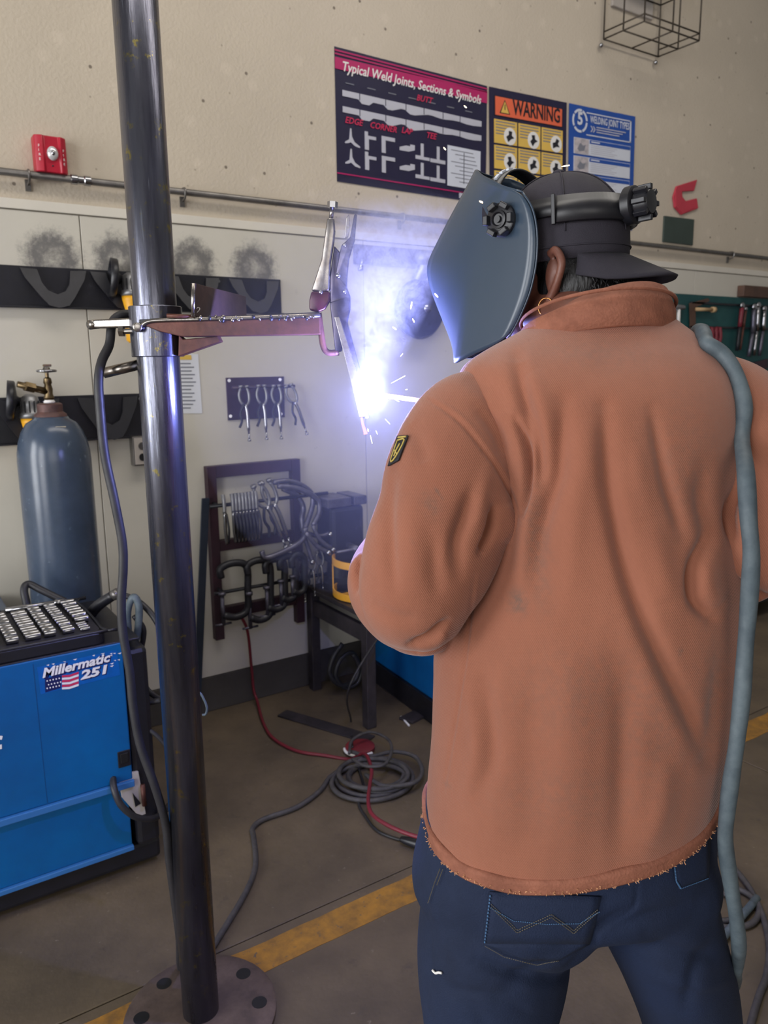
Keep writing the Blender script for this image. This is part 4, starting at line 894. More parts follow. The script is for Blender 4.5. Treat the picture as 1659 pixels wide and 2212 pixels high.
# ------------------------------------------------------------------ pipe stand
PC = fl(435, 2195); px_, py_ = PC[0], PC[1]; PR = .0412
t = thing('welding_stand', 'tall dark steel pipe stand with a side arm in the foreground', 'welding stand', (px_, py_, 0))
n = 48; hr_ = .018; R0 = .175
fl_m = MB().lathe((px_, py_, 0.0015), [(R0, 0), (R0, .012), (R0-.004, .014), (R0-.05, .015), (PR+.0035, .016)], n=48)
base = fl_m.build('base_plate', mat('rusty_base_plate', (108, 92, 84), .6, .4, vscale=14, rgb2=(80, 68, 64), bump=.15), t, 'auto')
for i in range(8):
    a = 2*pi*i/8+.35; c = V((px_+.135*cos(a), py_+.135*sin(a), .0158))
    MB().cyl(c, c+UP*.0015, hr_, n=16).build('bolt_hole', mat('deep_black', (10, 10, 13), .6), base)
MB().cyl((px_, py_, .0175), (px_, py_, 2.95), PR, n=40).build('pipe', M_steel, t, True)
col_z0, col_z1 = 1.516, 1.612
def tubeshell(c, r0, r1, z0, z1, n=40):
    return MB().lathe((c[0], c[1], 0), [(r1, z0), (r0-.0015, z0), (r0, z0+.0015), (r0, z1-.0015), (r0-.0015, z1), (r1, z1)], n=n)
colr = tubeshell(PC, .0505, PR+.0003, col_z0, col_z1).build('collar', M_steel, t, 'auto')
pf = 1.556
def A(x, y, fw=1.5): return at(x, y, fw)
MB().cyl(A(297, 707, 1.515), A(297, 707, 1.49), .0095, .0085, 14).build('bolt', M_steelclean, colr, True, bevel=.002)
b0, b1 = A(288, 715, 1.53), A(258, 716, 1.53)
MB().cyl(b0, b1, .0055, n=10).cyl(A(268, 716, 1.53), b1, .0105, n=6).build('bolt', M_steelclean, colr, 'auto')
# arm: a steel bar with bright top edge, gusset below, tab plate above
arm = MB().prism([A(x, y, 1.50) for x, y in ((308, 702), (330, 694), (690, 684), (692, 722), (392, 727), (345, 716))], HF*.05).build('arm', M_rust, t, bevel=.0015)
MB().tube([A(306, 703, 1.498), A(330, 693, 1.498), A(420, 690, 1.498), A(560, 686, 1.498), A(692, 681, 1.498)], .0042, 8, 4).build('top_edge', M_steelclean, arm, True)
MB().prism([A(x, y, 1.505) for x, y in ((300, 690), (690, 674), (690, 683), (300, 700))], HF*.045).build('top_bar', M_blacksteel, arm, bevel=.001)
MB().prism([A(x, y, 1.52) for x, y in ((386, 724), (395, 733), (448, 728), (470, 726), (476, 738), (385, 770))], HF*.03).build('gusset', M_rust, t, bevel=.0015)
MB().cyl(A(360, 682, 1.49), A(420, 684, 1.50), .0038, n=8).build('rod_end', M_rust, t, True)
rs = random.Random(5)
for i in range(26):
    x = 430+rs.random()*250; MB().ball(A(x, 688-(x-430)*.016+rs.uniform(-4, 5), 1.494), (.002+rs.random()*.003, 0, 0), (0, .003, 0), (0, 0, .002+rs.random()*.003), 6, 5).build('spatter', M_steelclean if i % 3 else M_blacksteel, arm, True)
MB().tube([A(425, 676, 1.5), A(432, 668, 1.5), A(428, 664, 1.5), A(424, 668, 1.5)], .001, 5, 4).build('wire_scrap', M_steelclean, arm, True)
pn, pfar = A(418, 660, 1.50), None
na, nb = at(418, 612, 1.50), at(418, 684, 1.50); fa = at(528, 640, 1.795); fb_ = fa.copy(); fb_[2] = nb[2]; fa[2] = na[2]
side_ = nrm(np.cross(fa-na, UP))*.0035
MB().prism([na-side_, nb-side_, fb_-side_, fa-side_], side_*2).build('tab_plate', M_brown, t, bevel=.0008)
MB().cyl(A(417, 684, 1.496), A(417, 612, 1.496), .0042, n=8).build('tab_rod', M_steelclean, t, True)
MB().prism([A(x, y, 1.54) for x, y in ((192, 695), (205, 690), (295, 686), (295, 707), (215, 709), (195, 708))], HF*.02).build('hanger_bar', M_steelclean, t, bevel=.003)
MB().cyl(A(193, 702, 1.54), A(213, 700, 1.56), .009, n=12).build('hanger_end', M_steelclean, t, True)
MB().cyl(A(224, 806, 1.56), A(306, 786, 1.57), .0105, n=14).build('peg', M_steelclean, t, True)
# cable hung on the pegs
hang('hanging_cable', 'black welding cable hung over the peg and running down beside the pole', [A(282, 679, 1.60), A(262, 681, 1.585), A(246, 692, 1.575), A(240, 710, 1.57), A(236, 745, 1.56), A(220, 780, 1.54), A(213, 820, 1.525), A(216, 880, 1.52), A(226, 980, 1.52), A(247, 1080, 1.52), A(264, 1170, 1.52), A(266, 1230, 1.52), A(262, 1300, 1.52), A(266, 1370, 1.52), A(280, 1450, 1.52), A(288, 1530, 1.52), A(303, 1610, 1.52), A(335, 1700, 1.52), A(358, 1780, 1.53), A(366, 1860, 1.54), A(378, 1950, 1.56), A(388, 2030, 1.58), fl(392, 2100)+V((0, 0, .01)), fl(420, 2110)+V((0, 0, .01)), fl(450, 2062)+V((0, 0, .01))], .0095, M_rubber)

# ------------------------------------------------------------------ locking pliers, coupon, electrode
WF = 1.515
def shape(name, L, m, parent, fw=WF, th=.014, bevel=.003): return MB().prism([at(x, y, fw) for x, y in L], HF*th).build(name, m, parent, True if bevel > .0025 else False, bevel=bevel, seg=3)
M_jaw = mat('dark_plier_steel', (92, 86, 98), .3, .85, vscale=20, rgb2=(64, 60, 74))
M_plierred = mat('red_dipped_plier', (74, 16, 30), .3, .2, vscale=20, rgb2=(54, 12, 24))
t = thing('locking_pliers', 'locking c clamp pliers gripping the end of the stand arm', 'pliers', at(700, 770, WF))
hb = shape('handle', [(706, 470), (722, 470), (724, 500), (722, 520), (714, 570), (712, 628), (696, 632), (672, 628), (694, 560), (701, 510)], M_steelclean, t, bevel=.004)
shape('red_cheek', [(672, 629), (712, 629), (713, 650), (702, 668), (686, 675), (668, 670), (668, 648)], M_plierred, t, WF-.001, .016, .004)
MB().cyl(at(715, 471, WF+.007), at(718, 448, WF+.007), .0042, n=10).build('screw', M_steelclean, t, True)
MB().cyl(at(718, 449, WF+.007), at(718.5, 436, WF+.007), .0098, n=6).build('screw_head', M_chrome, t)
shape('lever', [(765, 462), (771, 462), (766, 520), (754, 560), (750, 600), (749, 622), (730, 598), (725, 590), (737, 530), (756, 512)], M_jaw, t, WF+.002, .012)
shape('release_lever', [(748, 470), (754, 462), (756, 490), (752, 512), (744, 515)], M_steelclean, t, WF+.006, .005, .001)
shape('jaw_body', [(722, 530), (735, 545), (731, 590), (746, 612), (757, 640), (757, 665), (753, 682), (735, 660), (712, 655), (712, 600)], M_jaw, t, WF+.004, .012)
shape('lower_jaw', [(712, 652), (750, 640), (757, 668), (752, 690), (738, 760), (724, 760), (716, 690)], M_jaw, t, WF+.003, .014)
MB().tube([at(688, 676, WF+.008), at(694, 720, WF+.008), at(699, 750, WF+.008), at(710, 762, WF+.008), at(732, 761, WF+.008)], .0062, 8, 3).build('c_frame', M_rust, t, True)
for x, y, r in ((745, 529, .0032), (731, 595, .005), (693, 631, .004), (745, 630, .004)): MB().ball(at(x, y, WF-.001), HR*r, UP*r, HF*r*.6, 12, 8).build('rivet', M_chrome, t, True)
t = thing('steel_coupon', 'steel strip being welded, held by the locking pliers', 'workpiece', at(780, 900, WF))
MB().prism([at(x, y, WF-.01) for x, y in ((722, 684), (733, 684), (770, 800), (790, 900), (776, 902), (752, 800))], HF*.012).build('strip', M_steelclean, t, bevel=.001)
MB().prism([at(x, y, WF+.003) for x, y in ((735, 690), (748, 690), (788, 840), (797, 905), (784, 905))], HF*.05).build('backing_plate', M_jaw, t, bevel=.001)
ARC = at(797, 858, 1.52)
E0, E1 = at(812, 852, 1.50), at(1075, 888, 1.42)
t = thing('electrode_holder', 'welding electrode in its holder reaching from the arc to the glove', 'electrode holder', E1)
MB().cyl(E0, E1, .0042, n=10).build('electrode', mat('pink_flux_coating', (214, 150, 130), .7, var=.06, vscale=40), t, True)
ed = nrm(E1-E0)
MB().cyl(E1-ed*.02, E1+ed*.13, .013, .016, 14).build('handle', M_blackplastic, t, True, bevel=.003)
MB().obox(E1+ed*.0-UP*.0, ed*.03, np.cross(ed, UP)*.010, UP*.014).build('jaw', M_brass, t, bevel=.002)
# print-like dots along the coating

# ------------------------------------------------------------------ the person
FEET = at(1230, 2212, 1.03)
person = thing('person', 'person in a copper welding jacket, dark jeans and backward cap, leaning towards the arc', 'person', (FEET[0], FEET[1], 0))
def ring(xl, yl, xr, yr, fw, front, back, tilt=0.0, skew=0.0):
    L, R_ = at(xl, yl, fw-skew), at(xr, yr, fw+skew); c = (L+R_)/2; a = (R_-L)/2
    d = HF*cos(tilt)+UP*sin(tilt)
    return (c, a, d*front, -d*back)
# torso of the jacket, hem to neck
torso = [ring(920, 1755, 1532, 1655, 1.02, .13, .158, .24),
         ring(924, 1690, 1545, 1612, 1.02, .13, .160, .12),
         ring(932, 1600, 1564, 1550, 1.02, .135, .160),
         ring(936, 1480, 1578, 1480, 1.025, .135, .16),
         ring(940, 1400, 1584, 1390, 1.03, .135, .16),
         ring(975, 1300, 1584, 1280, 1.04, .135, .16),
         ring(1020, 1190, 1578, 1180, 1.05, .135, .16),
         ring(1035, 1080, 1570, 1070, 1.06, .13, .16),
         ring(1020, 980, 1575, 970, 1.07, .125, .16),
         ring(995, 900, 1580, 880, 1.08, .12, .15),
         ring(985, 840, 1570, 815, 1.09, .11, .135),
         ring(1000, 792, 1545, 768, 1.10, .10, .115),
         ring(1050, 756, 1510, 735, 1.11, .085, .095),
         ring(1105, 726, 1472, 705, 1.12, .07, .08),
         ring(1140, 705, 1440, 680, 1.13, .062, .066)]
mb = MB().rings(torso, 48, 5)
def limb(mb, pts, n=28, sm=6):
    """pts: (x, y, fw, radius m): a tapering limb."""
    P = [at(x, y, f) for x, y, f, r in pts]; rr = [r for *_, r in pts]
    Q = catmull([np.append(p, r) for p, r in zip(P, rr)], sm); m = len(Q); vs = []; a = None
    for i in range(m):
        d = nrm(Q[min(i+1, m-1)][:3]-Q[max(i-1, 0)][:3])
        if a is None: a = nrm(np.cross(d, HF)); b = np.cross(a, d)
        else: a = nrm(a-d*(a @ d)); b = np.cross(a, d)
        vs += [Q[i][:3]+(a*cos(2*pi*k/n)+b*sin(2*pi*k/n))*Q[i][3] for k in range(n)]
    fs = [(i*n+k, i*n+(k+1) % n, (i+1)*n+(k+1) % n, (i+1)*n+k) for i in range(m-1) for k in range(n)]+[tuple(range(n))[::-1], tuple(range((m-1)*n, m*n))]
    mb.add(vs, fs); return mb
LARM = [(1075, 880, 1.085, .062), (1014, 930, 1.065, .082), (982, 1020, 1.035, .093), (962, 1110, 1.005, .091), (928, 1200, .98, .088), (902, 1280, .97, .078), (905, 1335, .99, .060)]
LFORE = [(905, 1315, .985, .058), (875, 1300, 1.05, .066), (848, 1250, 1.12, .068), (880, 1180, 1.22, .060), (940, 1090, 1.31, .053), (990, 1020, 1.37, .050)]
RARM = [(1500, 850, 1.10, .066), (1572, 905, 1.065, .080), (1618, 990, 1.035, .084), (1640, 1090, 1.0, .083), (1622, 1180, .985, .078), (1585, 1238, .985, .054)]
RFORE = [(1600, 1215, 1.0, .058), (1600, 1190, 1.10, .064), (1530, 1120, 1.20, .060), (1400, 1030, 1.30, .054), (1290, 960, 1.35, .050)]
jm = remeshed(mb.mesh('jacket'), .0055, 6, 1)
sleeves = []
for arm_, fore_, lumps in ((LARM, LFORE, ((910, 1378, 1.0, .030, 1.6, .8), (795, 1245, 1.09, .030, 1.0, 1.3), (1078, 1125, .985, .030, .8, 1.7))), (RARM, RFORE, ((1560, 1262, .985, .026, 1.1, 1.0),))):
    sb_ = MB(); limb(sb_, arm_); limb(sb_, fore_)
    for (x, y, f, r, sx, sz) in lumps: sb_.ball(at(x, y, f), HR*r*sx, HF*r, UP*r*sz, 16, 12)
    sleeves.append(remeshed(sb_.mesh('sleeve'), .0052, 8, 1))

def sculpt(me, strokes, grain=0.0, seed=0.0):
    """Push folds into a garment: each stroke is a line on the cloth with a width and a depth (m, minus = valley)."""
    n = len(me.vertices); co = np.empty(n*3); me.vertices.foreach_get('co', co); co = co.reshape(-1, 3)
    no = np.empty(n*3); me.vertex_normals.foreach_get('vector', no); no = no.reshape(-1, 3)
    P = topx(co); view = co-CAM; view /= np.linalg.norm(view, axis=1)[:, None]
    face = np.clip(-(view*no).sum(1)*2.2, 0, 1); disp = np.zeros(n)
    for L, w, d in strokes:
        L = np.array(catmull([V((x, y)) for x, y in L], 6)); best = np.full(n, 1e9); tt = np.zeros(n); m = len(L)-1
        lo, hi = L.min(0)-3*w, L.max(0)+3*w
        idx = np.where(((P > lo) & (P < hi)).all(1) & (face > 0))[0]
        if not len(idx): continue
        Q = P[idx]; b = np.full(len(idx), 1e9); t_ = np.zeros(len(idx))
        for i in range(m):
            a, c = L[i], L[i+1]; e = c-a; k = np.clip(((Q-a) @ e)/(e @ e+1e-9), 0, 1); dd = np.hypot(*(Q-a-k[:, None]*e).T)
            up = dd < b; b[up] = dd[up]; t_[up] = (i+k[up])/m
        taper = np.clip(np.sin(np.clip(t_, 0.02, .98)*pi), 0, 1)**.45
        disp[idx] += 1.12*d*np.exp(-(b/w)**2)*taper
    if grain:
        near = np.where(face > 0)[0]
        for p, sc_, k_ in ((co[near]*(16, 16, 4)+(seed, 0, 0), 0, 1.0), (co[near]*(45, 45, 9)+(0, seed, 0), 0, .35)):
            disp[near] += grain*k_*np.fromiter((noise.noise(q) for q in p.tolist()), float, len(near))
    co += no*(disp*face)[:, None]
    me.vertices.foreach_set('co', co.ravel()); me.update()
K = .001
folds = [([(1118, 775), (1130, 850), (1148, 920), (1160, 985), (1166, 1050)], 17, -13*K), ([(1145, 800), (1172, 880), (1190, 960)], 24, 4*K),
         ([(1112, 905), (1130, 950), (1139, 1000), (1138, 1065), (1132, 1110)], 8, -14*K), ([(1140, 890), (1152, 930), (1154, 985), (1152, 1040)], 10, 7*K),
         ([(1218, 870), (1213, 950), (1205, 1030), (1182, 1095), (1166, 1165), (1158, 1260)], 20, -11*K), ([(1150, 1060), (1140, 1150), (1125, 1260)], 20, 7*K),
         ([(1262, 900), (1262, 1000), (1240, 1120), (1232, 1300)], 34, 5*K),
         ([(1306, 880), (1309, 960), (1316, 1050), (1331, 1130), (1348, 1210), (1380, 1310), (1430, 1430), (1485, 1545), (1525, 1640)], 20, -12*K),
         ([(1345, 1330), (1400, 1450), (1450, 1560), (1500, 1660)], 34, 5*K), ([(1400, 1120), (1425, 1220), (1450, 1300)], 34, 6*K),
         ([(1408, 885), (1424, 960), (1440, 1040), (1458, 1100), (1474, 1160)], 15, -7*K), ([(1370, 950), (1385, 1040), (1400, 1100)], 24, 3*K),
         ([(1518, 1010), (1517, 1080), (1530, 1150), (1520, 1190)], 20, -8*K), ([(1600, 1045), (1578, 1105), (1585, 1170)], 12, -10*K),
         ([(1525, 1170), (1503, 1215), (1497, 1258), (1504, 1300), (1535, 1335)], 14, -14*K), ([(1530, 1215), (1530, 1270), (1560, 1300)], 24, 5*K),
         ([(1345, 1440), (1348, 1560), (1346, 1700), (1342, 1860)], 30, -7*K), ([(1140, 1430), (1152, 1600), (1140, 1760), (1120, 1860)], 40, -5*K),
         ([(1235, 1400), (1240, 1600), (1235, 1850)], 45, 4*K), ([(1040, 1430), (1057, 1560), (1062, 1640), (1040, 1710)], 20, -6*K), ([(1010, 1480), (1030, 1600), (1010, 1720)], 18, 4*K),
         ([(1440, 1640), (1430, 1740), (1400, 1830)], 26, 5*K), ([(1560, 1420), (1545, 1540), (1535, 1650)], 18, -5*K),
         ([(1022, 1060), (1006, 1110), (988, 1170), (990, 1240)], 18, -10*K), ([(1055, 1010), (1035, 1090), (1030, 1150)], 18, 4*K),
         ([(1068, 1098), (1063, 1135), (1054, 1165), (1040, 1192)], 9, -16*K), ([(1092, 1085), (1100, 1130), (1088, 1175)], 14, 7*K),
         ([(848, 1020), (838, 1100), (842, 1190), (850, 1270)], 16, -7*K), ([(880, 915), (905, 955), (918, 1000)], 20, -5*K), ([(880, 1060), (890, 1160), (895, 1260)], 28, 4*K),
         ([(935, 1150), (940, 1230), (945, 1290)], 20, -4*K), ([(884, 1392), (925, 1378), (965, 1342)], 8, -10*K), ([(900, 1408), (940, 1395), (965, 1365)], 12, 6*K),
         ([(778, 1205), (771, 1240), (768, 1280)], 6, -8*K), ([(800, 1300), (850, 1330), (900, 1340)], 14, -3*K),
         ([(1010, 800), (1060, 840), (1085, 900)], 24, -5*K), ([(1030, 880), (1070, 930), (1090, 985)], 14, -5*K),
         
         # seams: sleeve head, side seam, yoke
         ([(926, 864), (960, 885), (1000, 918), (1055, 985), (1094, 1048), (1117, 1105), (1112, 1150), (1088, 1194)], 4.5, -2.6*K), ([(934, 858), (1006, 908), (1062, 978), (1102, 1042), (1126, 1100)], 5, 1.3*K),
         ([(1026, 1245), (1010, 1380), (1000, 1460), (984, 1560), (958, 1710)], 4.5, -2.0*K), ([(1033, 1245), (1017, 1380), (1007, 1460), (991, 1560), (965, 1710)], 4.5, 1.0*K)]
for me_ in [jm]+sleeves: sculpt(me_, folds, .0011)
# soiled patches on the cloth
for me_ in [jm]+sleeves:
    nv = len(me_.vertices); co = np.empty(nv*3); me_.vertices.foreach_get('co', co); co = co.reshape(-1, 3); PX = topx(co)
    dirt = np.zeros(nv)
    for x, y, sx, sy, ang, k in ((930, 1092, 18, 30, .5, .55), (948, 1066, 3.5, 13, .6, 1.0), (1118, 1300, 24, 28, .2, .8), (1470, 1408, 6, 8, 0, .9), (890, 1168, 4, 8, .5, .4), (968, 1695, 6, 12, .9, .5), (1160, 1180, 30, 150, .1, .45), (1250, 1500, 160, 120, 0, .3), (1400, 1560, 110, 200, .3, .3), (1230, 1720, 200, 90, 0, .25), (1290, 760, 150, 40, -.1, .25), (1480, 1000, 90, 160, 0, .25), (1540, 1500, 40, 160, 0, .35)):
        dx, dy = PX[:, 0]-x, PX[:, 1]-y; u = (dx*cos(ang)-dy*sin(ang))/sx; v_ = (dx*sin(ang)+dy*cos(ang))/sy
        dirt = np.maximum(dirt, k*np.exp(-(u*u+v_*v_)))
    at_ = me_.attributes.new('dirt', 'FLOAT', 'POINT'); at_.data.foreach_set('value', dirt)
N_, L_, P_ = nodes_of(M_jacket)
an = N_.new('ShaderNodeAttribute'); an.attribute_name = 'dirt'
nz = noise_node(M_jacket, pos_node(M_jacket), 90, 4, .7)
mixin(M_jacket, math_node(M_jacket, 'MULTIPLY', an.outputs['Fac'], ramp(M_jacket, nz, .25, .7)), (92, 78, 70))
# twill: fine diagonal ribs plus a weave grain
mp = N_.new('ShaderNodeMapping'); tc = N_.new('ShaderNodeNewGeometry'); L_.new(tc.outputs['Position'], mp.inputs[0]); mp.inputs['Rotation'].default_value = (0, radians(38), YAW)
wv = N_.new('ShaderNodeTexWave'); wv.inputs['Scale'].default_value = 150; wv.inputs['Distortion'].default_value = .8; wv.inputs['Detail'].default_value = 1; wv.inputs['Detail Scale'].default_value = 2; L_.new(mp.outputs[0], wv.inputs[0])
bp = N_.new('ShaderNodeBump'); bp.inputs['Strength'].default_value = .28; bp.inputs['Distance'].default_value = .0012; L_.new(wv.outputs['Fac'], bp.inputs['Height'])
b2 = N_.new('ShaderNodeBump'); b2.inputs['Strength'].default_value = .25; b2.inputs['Distance'].default_value = .0015; L_.new(noise_node(M_jacket, pos_node(M_jacket), 420, 2), b2.inputs['Height']); L_.new(bp.outputs[0], b2.inputs['Normal']); L_.new(b2.outputs[0], P_.inputs['Normal'])
P_.inputs['Sheen Weight'].default_value = .25; P_.inputs['Sheen Roughness'].default_value = .5
jacket = link('jacket', jm, M_jacket, person, True)
jacket['label'] = 'copper coloured twill welding jacket'
for me_ in sleeves: link('sleeve', me_, M_jacket, jacket, True)
JB = mesh_bvh(jm, *sleeves)
# hem: a rolled band below the jacket edge, with frayed threads
h0 = [np.concatenate([V(x) for x in r]) for r in torso[:2]]
def hem_pt(t_, dz, grow):
    c, a, bf, bb = h0[0][:3], h0[0][3:6], h0[0][6:9], h0[0][9:12]; ct, st = cos(t_), sin(t_); e = .88
    x = math.copysign(abs(ct)**e, ct); y = math.copysign(abs(st)**e, st); v_ = a*x+(bf*y if y > 0 else bb*(-y))
    return c+v_+nrm(v_)*grow+UP*dz
nh = 110
vs = []; prof = [(-.001, .012), (.0035, .0105), (.005, .006), (.0035, .000), (.0048, -.006), (.002, -.0105), (-.004, -.009), (-.004, .010)]
for i in range(nh):
    a_ = 2*pi*i/nh; w_ = .0025*noise.noise((cos(a_)*3, sin(a_)*3, 1))
    vs += [hem_pt(a_, z+w_*2, g+w_) for g, z in prof]
np_ = len(prof)
MB().add(vs, [(i*np_+k, ((i+1) % nh)*np_+k, ((i+1) % nh)*np_+(k+1) % np_, i*np_+(k+1) % np_) for i in range(nh) for k in range(np_)]).build('hem', M_jackettrim, jacket, True)
fr = MB(); rr_ = random.Random(11)
for i in range(260):
    a_ = rr_.uniform(pi*.97, pi*2.03); p0 = hem_pt(a_, -.004+rr_.uniform(-.003, .002), .0046); p1 = p0+V((rr_.uniform(-1, 1), rr_.uniform(-1, 1), rr_.uniform(-1.0, .7)))*(.0020 if rr_.random() < .95 else .006)+nrm(p0-h0[0][:3])*.001
    fr.tube([p0, (p0+p1)/2+V((rr_.uniform(-1, 1), rr_.uniform(-1, 1), rr_.uniform(-1, 1)))*.0012, p1], .0005, 3, 2)
fo = fr.build('frayed_edge', M_fray, jacket); fo['kind'] = 'stuff'
# collar: stand-up band around the neck
def loft(levels, n=56):
    vs = []; m = len(levels)
    for (c, a, b, off) in levels:
        for k in range(n): t_ = 2*pi*k/n; v_ = a*cos(t_)+b*sin(t_); vs.append(c+v_+nrm(v_)*off)
    return MB().add(vs, [(i*n+k, i*n+(k+1) % n, ((i+1) % m)*n+(k+1) % n, ((i+1) % m)*n+k) for i in range(m) for k in range(n)])
cL, cR = at(1138, 712, 1.13), at(1440, 688, 1.13); cc0 = (cL+cR)/2; ca = (cR-cL)/2; cbk = nrm(HF+UP*-.30)*.088
uL, uR = at(1178, 708, 1.14), at(1431, 658, 1.14); uc = (uL+uR)/2+UP*.004; ua = (uR-uL)/2; ub = nrm(HF+UP*-.42)*.080
mid = (cc0+uc)/2; ma = (ca+ua)/2; mbk = (cbk+ub)/2
loft([(cc0-UP*.035, ca*1.05, cbk*1.12, .004), (cc0, ca, cbk, .008), (mid, ma, mbk, .0065), (uc, ua, ub, .004), (uc+UP*.003, ua, ub, 0), (uc, ua, ub, -.004), (mid, ma, mbk, -.003), (cc0-UP*.035, ca, cbk, -.006)]).build('collar', M_jackettrim, jacket, True)
loft([(cc0+UP*.010, ca*.985, cbk*.985, .0105), (cc0+UP*.0125, ca*.985, cbk*.985, .0115), (cc0+UP*.015, ca*.985, cbk*.985, .0105), (cc0+UP*.0125, ca*.985, cbk*.985, .006)]).build('collar_seam', M_jackettrim, jacket, True)
def patch(name, quad, nu, nv, bvh, m, parent, off=.0025, th=.002):
    """A piece of cloth laid on a garment: bilinear quad of points on the cloth."""
    (a, b, c, d) = [V(q) for q in quad]; vs = []; ok = True; last = None
    for j in range(nv+1):
        for i in range(nu+1):
            u, v_ = i/nu, j/nv; p = a*(1-u)*(1-v_)+b*u*(1-v_)+c*u*v_+d*(1-u)*v_
            h = cast(bvh, p[0], p[1], off)
            if h is None: h = last if last is not None else at(p[0], p[1], 1.0)
            last = h; vs.append(h)
    n1 = nu+1; top = [(j*n1+i, j*n1+i+1, (j+1)*n1+i+1, (j+1)*n1+i) for j in range(nv) for i in range(nu)]
    o = MB().add(vs, top).build(name, m, parent, True); s = o.modifiers.new('thickness', 'SOLIDIFY'); s.thickness = th; s.offset = 0; return o
def on_cloth(bvh, L, off=.002):
    P = [cast(bvh, x, y, off) for x, y in L]; return [p for p in P if p is not None]
M_patchblack = mat('black_patch_cloth', (26, 24, 34), .7, var=.1, vscale=200)
M_patchgold = mat('yellow_embroidery', (186, 164, 84), .6, var=.1, vscale=200)
pt = patch('sleeve_patch', [(862, 944), (884, 944), (864, 996), (842, 1008)], 8, 10, JB, M_patchblack, jacket, .0025)
for L in ([(864, 955), (877, 955), (860, 990), (850, 997), (864, 955)], [(869, 962), (862, 975), (857, 988)], [(858, 975), (863, 984)]):
    P = on_cloth(JB, L, .0045)
    if len(P) > 1: MB().tube(P, .0011, 5, 3).build('embroidery', M_patchgold, pt, True)
P = on_cloth(JB, [(865, 949), (880, 948)], .0042)
if len(P) == 2: MB().tube(P, .0014, 5, 0).build('embroidery', M_patchgold, pt, True)

# ---- jeans
jb = MB()
hips = [ring(925, 1700, 1540, 1690, 1.03, .12, .13), ring(905, 1800, 1535, 1790, 1.02, .12, .135), ring(890, 1870, 1530, 1860, 1.015, .12, .135), ring(893, 1920, 1528, 1910, 1.01, .11, .12), ring(915, 1945, 1515, 1935, 1.01, .09, .095)]
jb.rings(hips, 44, 5)
def leg3(mb, path, n=32):
    Q = catmull([V(p) for p in path], 6); m = len(Q); vs = []
    for q in Q:
        for k in range(n): a_ = 2*pi*k/n; vs.append(q[:3]+HR*q[3]*cos(a_)+HF*q[4]*sin(a_))
    mb.add(vs, [(i*n+k, i*n+(k+1) % n, (i+1)*n+(k+1) % n, (i+1)*n+k) for i in range(m-1) for k in range(n)]+[tuple(range(n))[::-1], tuple(range((m-1)*n, m*n))])
def lv(x, y, fw, rx, ry): return np.append(at(x, y, fw), (rx, ry))
LL = [lv(1070, 1900, 1.015, .105, .12), lv(1066, 2020, 1.0, .112, .115), lv(1062, 2110, 1.0, .110, .108), lv(1055, 2212, 1.0, .098, .10)]
RL = [lv(1400, 1890, 1.02, .09, .115), lv(1422, 1990, 1.02, .092, .112), lv(1462, 2100, 1.03, .085, .105), lv(1492, 2212, 1.05, .077, .095)]
def down(P, dx, dy):
    q = P[-1].copy(); out = []
    for z, rx, ry, k in ((.36, .082, .085, .35), (.20, .078, .082, .7), (.055, .082, .092, 1.0)):
        c = q.copy(); c[:3] = q[:3]+HR*dx*k+HF*dy*k; c[2] = z; c[3], c[4] = rx, ry; out.append(c)
    return out
LL2 = LL+down(LL, -.01, .03); RL2 = RL+down(RL, .09, .04)
leg3(jb, LL2); leg3(jb, RL2)
jb.ball(at(1150, 1965, .955), HR*.105, HF*.075, UP*.085, 18, 14); jb.ball(at(1425, 1915, .98), HR*.088, HF*.07, UP*.085, 18, 14)
qm = remeshed(jb.mesh('jeans'), .008, 5, 1)
jf = [([(1030, 2075), (1120, 2110), (1210, 2110), (1262, 2060)], 12, -8*K), ([(940, 2100), (1020, 2180), (1060, 2240)], 18, -4*K), ([(1240, 2020), (1150, 2090), (1080, 2150)], 20, -4*K), ([(1290, 2020), (1390, 1985), (1500, 1950)], 16, -5*K),
      ([(1400, 2030), (1480, 2060), (1560, 2070)], 16, -5*K), ([(1370, 1960), (1300, 2000), (1275, 2040)], 12, -5*K), ([(1420, 2110), (1500, 2130), (1580, 2120)], 14, 4*K), ([(960, 2010), (1000, 2080), (1060, 2120)], 20, 3*K), ([(1550, 2030), (1500, 2100), (1480, 2180)], 16, -5*K),
      ([(930, 1880), (925, 1960), (930, 2080), (912, 2200)], 5, -2*K), ([(1378, 1895), (1372, 1960), (1340, 1990), (1285, 2020)], 5, -2*K), ([(960, 2140), (1050, 2150), (1150, 2190)], 12, -3*K)]
sculpt(qm, jf, .0012, 4)
jeans = link('jeans', qm, M_jeans, person, True); jeans['label'] = 'dark blue denim jeans'
QB = mesh_bvh(qm)
pk = patch('back_pocket', [(1058, 1925), (1297, 1935), (1272, 2035), (1045, 2035)], 12, 5, QB, M_jeans, jeans, .002, .003)
pk2 = patch('pocket_bottom', [(1045, 2035), (1272, 2035), (1205, 2072), (1135, 2070)], 12, 4, QB, M_jeans, pk, .002, .003)
patch('back_pocket', [(1448, 1850), (1531, 1790), (1526, 1895), (1464, 1918)], 8, 6, QB, M_jeans, jeans, .002, .003)
def stitch(L, parent, m=M_jeansthread, r=.0007, dash=True):
    P = on_cloth(QB, L, .0045)
    if len(P) < 2: return
    Q = catmull(P, 5); mb = MB()
    for i in range(0, len(Q)-1, 2): mb.tube([Q[i], Q[i]+(Q[i+1]-Q[i])*1.2], r, 4, 0)
    o = mb.build('stitching', m, parent); o['kind'] = 'stuff'
def dens(L, n=6): return [tuple(V(a)+(V(b)-V(a))*i/n) for a, b in zip(L, L[1:]) for i in range(n)]+[L[-1]]
